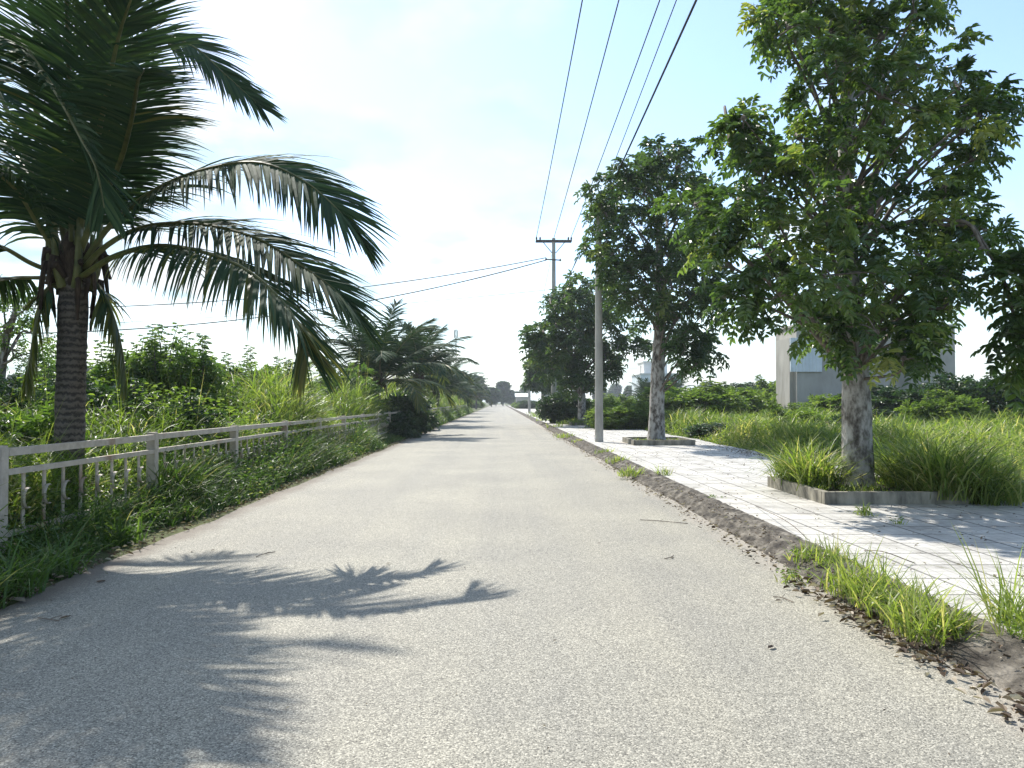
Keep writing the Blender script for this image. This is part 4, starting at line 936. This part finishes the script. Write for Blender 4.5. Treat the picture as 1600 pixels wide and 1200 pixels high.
for px, py, z, h, nb, lab, sp in TU:
    if py > 860: h *= rng.uniform(1.0, 1.5); nb = int(nb * 1.4); sp *= 1.1
    sp *= .88
    p = gp(px, py, z); m = MB(); Y = p[1]
    bs = np.clip(rng.normal(size=(nb, 3)), -1.7, 1.7) * [sp, sp, 0]
    wd_ = max(.011, .0011 * Y)
    blades(m, bs - [0, 0, .03], h * rng.uniform(.4, 1.1, nb), wd_ * rng.uniform(.7, 1.3, nb), rng.uniform(0, 6.28, nb), rng.uniform(.05, .55, nb), rng.uniform(.3, 1.5, nb), v=np.clip(rng.normal(.74, .16, nb), 0, 1))
    k = nb
    q = np.clip(rng.normal(size=(k, 3)), -1.5, 1.5) * [sp, sp, 0] + [0, 0, .02]; q[:, 2] += rng.random(k) * .06
    D = rand_unit(k); D[:, 2] = np.abs(D[:, 2]) * .4; leaves(m, q, D, UP + rand_unit(k) * .4, .035 * rng.uniform(.6, 1.3, k), .02, v=rng.uniform(.1, .6, k))
    o = m.build('grass_tuft', [G['grass']]); o.location = p; tag(o, lab, 'grass tuft', 'grass tufts growing out of the kerb')
for px, py, h, nb, lab in ((70, 935, .75, 90, 'big arching grass clump at the lower left corner of the verge'), (125, 905, .62, 80, 'dark arching grass clump leaning over the asphalt below the fence rail'),
                           (10, 960, .7, 80, 'grass clump cut by the left picture edge at the foot of the fence'), (235, 850, .5, 60, 'grass clump at the foot of the second fence post'), (300, 815, .45, 60, 'smaller grass clump in the verge right of the second fence post')):
    p = gp(px, py, 0.0) + np.array([-.28, .1, 0]); m = MB()
    bs = np.clip(rng.normal(size=(nb, 3)), -1.6, 1.6) * [.10, .10, 0]
    blades(m, bs - [0, 0, .03], h * rng.uniform(.5, 1.15, nb), .020 * rng.uniform(.6, 1.2, nb), rng.uniform(0, 6.28, nb), rng.uniform(.05, .5, nb), rng.uniform(.7, 2.1, nb), 6, v=np.clip(rng.normal(.45, .16, nb), 0, 1))
    o = m.build('grass_clump', [G['verge']]); o.location = p; tag(o, lab, 'grass clump', 'grass clumps on the left verge')
# dry bent stalks on the tiles
for A, B_, C_, lab in (((1180, 790), (1230, 815), (1270, 850), 'long thin dry stalk arching over the tiles beside the near kerb weeds'), ((1430, 880), (1380, 862), (1345, 860), 'short dry stalk arching beside the bright kerb grass')):
    a, b_, c_ = gp(*A, PZ + .01), gp(*B_, PZ + .12), gp(*C_, PZ - .03)
    P = spline([a, b_, c_], 14); m = MB(); tube(m, P - P[0], .004, 5); o = m.build('dry_stalk', G['twig']); o.location = P[0]; tag(o, lab, 'stalk')

# ------------------------------------------------------------ dead leaves and twigs
def dead_leaf(m, c, l, w, az, v, curl=.2):
    a = rng.uniform(0, 6.28) if az is None else az
    leaves(m, [c], [(math.cos(a), math.sin(a), rng.uniform(-.02, .08))], [UP + rand_unit(1)[0] * .2], l, w, fold=curl, droop=rng.uniform(.0, .08), v=v)
FL = [ # px, py, length, brown value, label
 (1200, 1013, .075, .0, 'single dark leaf lying alone on the asphalt, right of centre'),
 (1468, 1050, .10, .25, 'large curled brown leaf beside the near kerb'),
 (1510, 1048, .09, .9, 'pale bleached leaf beside the big curled brown leaf'),
 (1222, 938, .06, .2, 'small brown leaf on the road below the kerb weeds'),
 (1048, 872, .05, .3, 'thin curled leaf on the asphalt near the kerb'),
 (870, 1000, .03, .3, 'tiny leaf speck on the asphalt left of the single dark leaf'),
 (930, 735, .06, .0, 'dark leaf on the road before the second tree'),
 (112, 962, .09, .5, 'leaf on the asphalt in the palm shade at the left'),
 (150, 910, .10, .45, 'long leaf at the left verge edge, in palm shade'),
 (40, 940, .18, .75, 'big pale dry frond scrap at the bottom of the left verge'),
 (300, 862, .06, .1, 'dark leaf inside the upper palm shadow'),
 (330, 860, .05, .4, 'brown leaf right of the dark leaf in the upper palm shadow'),
 (1160, 815, .05, .2, 'dark leaf on the tiles near the planter corner'),
 (1195, 768, .05, .1, 'dark leaf on the tiles left of the nearest planter'),
 (1178, 760, .05, .2, 'small leaf on the tiles left of the planter'),
 (610, 880, .04, .5, 'faint leaf at the tip of the big frond shadow'),
]
for px, py, l, v, lab in FL:
    onp = px > 1100 and py < 830
    p = gp(px, py, PZ + .012 if onp else .010); m = MB(); dead_leaf(m, (0, 0, 0), l, l * .42, None, v); o = m.build('fallen_leaf', [G['litter']]); o.location = p; tag(o, lab, 'leaf', 'single fallen leaves')
TW = [((1000, 812), (1075, 818), 'thin twig lying on the road across from the planter'), ((1038, 873), (1052, 868), 'short bent twig on the asphalt'), ((400, 870), (430, 862), 'twig in the light gap above the big frond shadow'),
      ((1245, 893), (1305, 872), 'pale forked twig on the kerb beside the weeds'), ((60, 965), (92, 970), 'twig on the shaded asphalt at lower left'), ((1208, 932), (1240, 941), 'crooked twig at the road edge below the weeds')]
for A, B_, lab in TW:
    a, b_ = gp(*A, .008), gp(*B_, .010); P = spline([a, (a + b_) / 2 + np.array([rng.normal() * .02, rng.normal() * .03, .004]), b_], 9)
    m = MB(); tube(m, P - P[0], .004, 5, rough=.1); tube(m, [P[4] - P[0], P[4] - P[0] + np.array([.05, .07, .01])], .0025, 4); o = m.build('twig', G['twig']); o.location = P[0]; tag(o, lab, 'twig', 'dry twigs')
lm = MB()
def scatter(n, x, y, z, l, wr=.42):
    D = rand_unit(n); D[:, 2] = rng.uniform(-.1, .35, n); leaves(lm, np.stack([x, y, z], 1), D, UP + rand_unit(n) * .5, l, l * wr, fold=.4, droop=.2)
n = 1500; y = 2.5 + 40 * rng.random(n)**1.4; scatter(n, 2.62 + rng.normal(size=n) * .10, y, .015 + rng.random(n) * .02, rng.uniform(.015, .06, n))
n = 300; y = rng.normal(5.0, .9, n); scatter(n, 2.58 + rng.normal(size=n) * .09, y, .015 + rng.random(n) * .03, rng.uniform(.03, .09, n))
n = 1400; y = 2.5 + 50 * rng.random(n)**1.4; scatter(n, 2.9 + rng.normal(size=n) * .12, y, .13 + rng.random(n) * .04, rng.uniform(.012, .05, n))
n = 1600; y = 5 + 40 * rng.random(n)**1.2; scatter(n, rng.uniform(3.2, 7.3, n), y, np.full(n, PZ + .012), rng.uniform(.01, .045, n))
n = 1800; y = 4 + 40 * rng.random(n)**1.4; scatter(n, -3.80 - np.abs(rng.normal(size=n)) * .14 + .06, y, .015 + rng.random(n) * .02, rng.uniform(.015, .07, n))
n = 260; y = 3 + 25 * rng.random(n)**1.4; scatter(n, rng.uniform(-3.6, 2.5, n), y, np.full(n, .008), rng.uniform(.006, .02, n))
n = 500; y = 19 + rng.normal(size=n) * 3; scatter(n, 6.9 + rng.normal(size=n) * .3, y, np.full(n, PZ + .015), rng.uniform(.03, .07, n))
tag(lm.build('leaf_litter', [G['litter']]), 'scattered dry leaf litter and grit along both edges of the road', 'leaf litter', kind='stuff')

# ------------------------------------------------------------ thin daylight haze over the whole place
def haze():
    m = bpy.data.materials.new('thin_haze'); m.use_nodes = True; n = m.node_tree.nodes; n.clear()
    o = n.new('ShaderNodeOutputMaterial'); v = n.new('ShaderNodeVolumePrincipled'); m.node_tree.links.new(v.outputs[0], o.inputs['Volume'])
    v.inputs['Color'].default_value = (.86, .93, 1, 1); v.inputs['Density'].default_value = .00045; v.inputs['Anisotropy'].default_value = .3
    mb = MB(); box(mb, (0, 695, 9), (1900, 1700, 24)); ob = mb.build('haze', m); ob.display_type = 'WIRE'; tag(ob, 'thin pale daylight haze in the air', 'haze', kind='stuff')
haze()
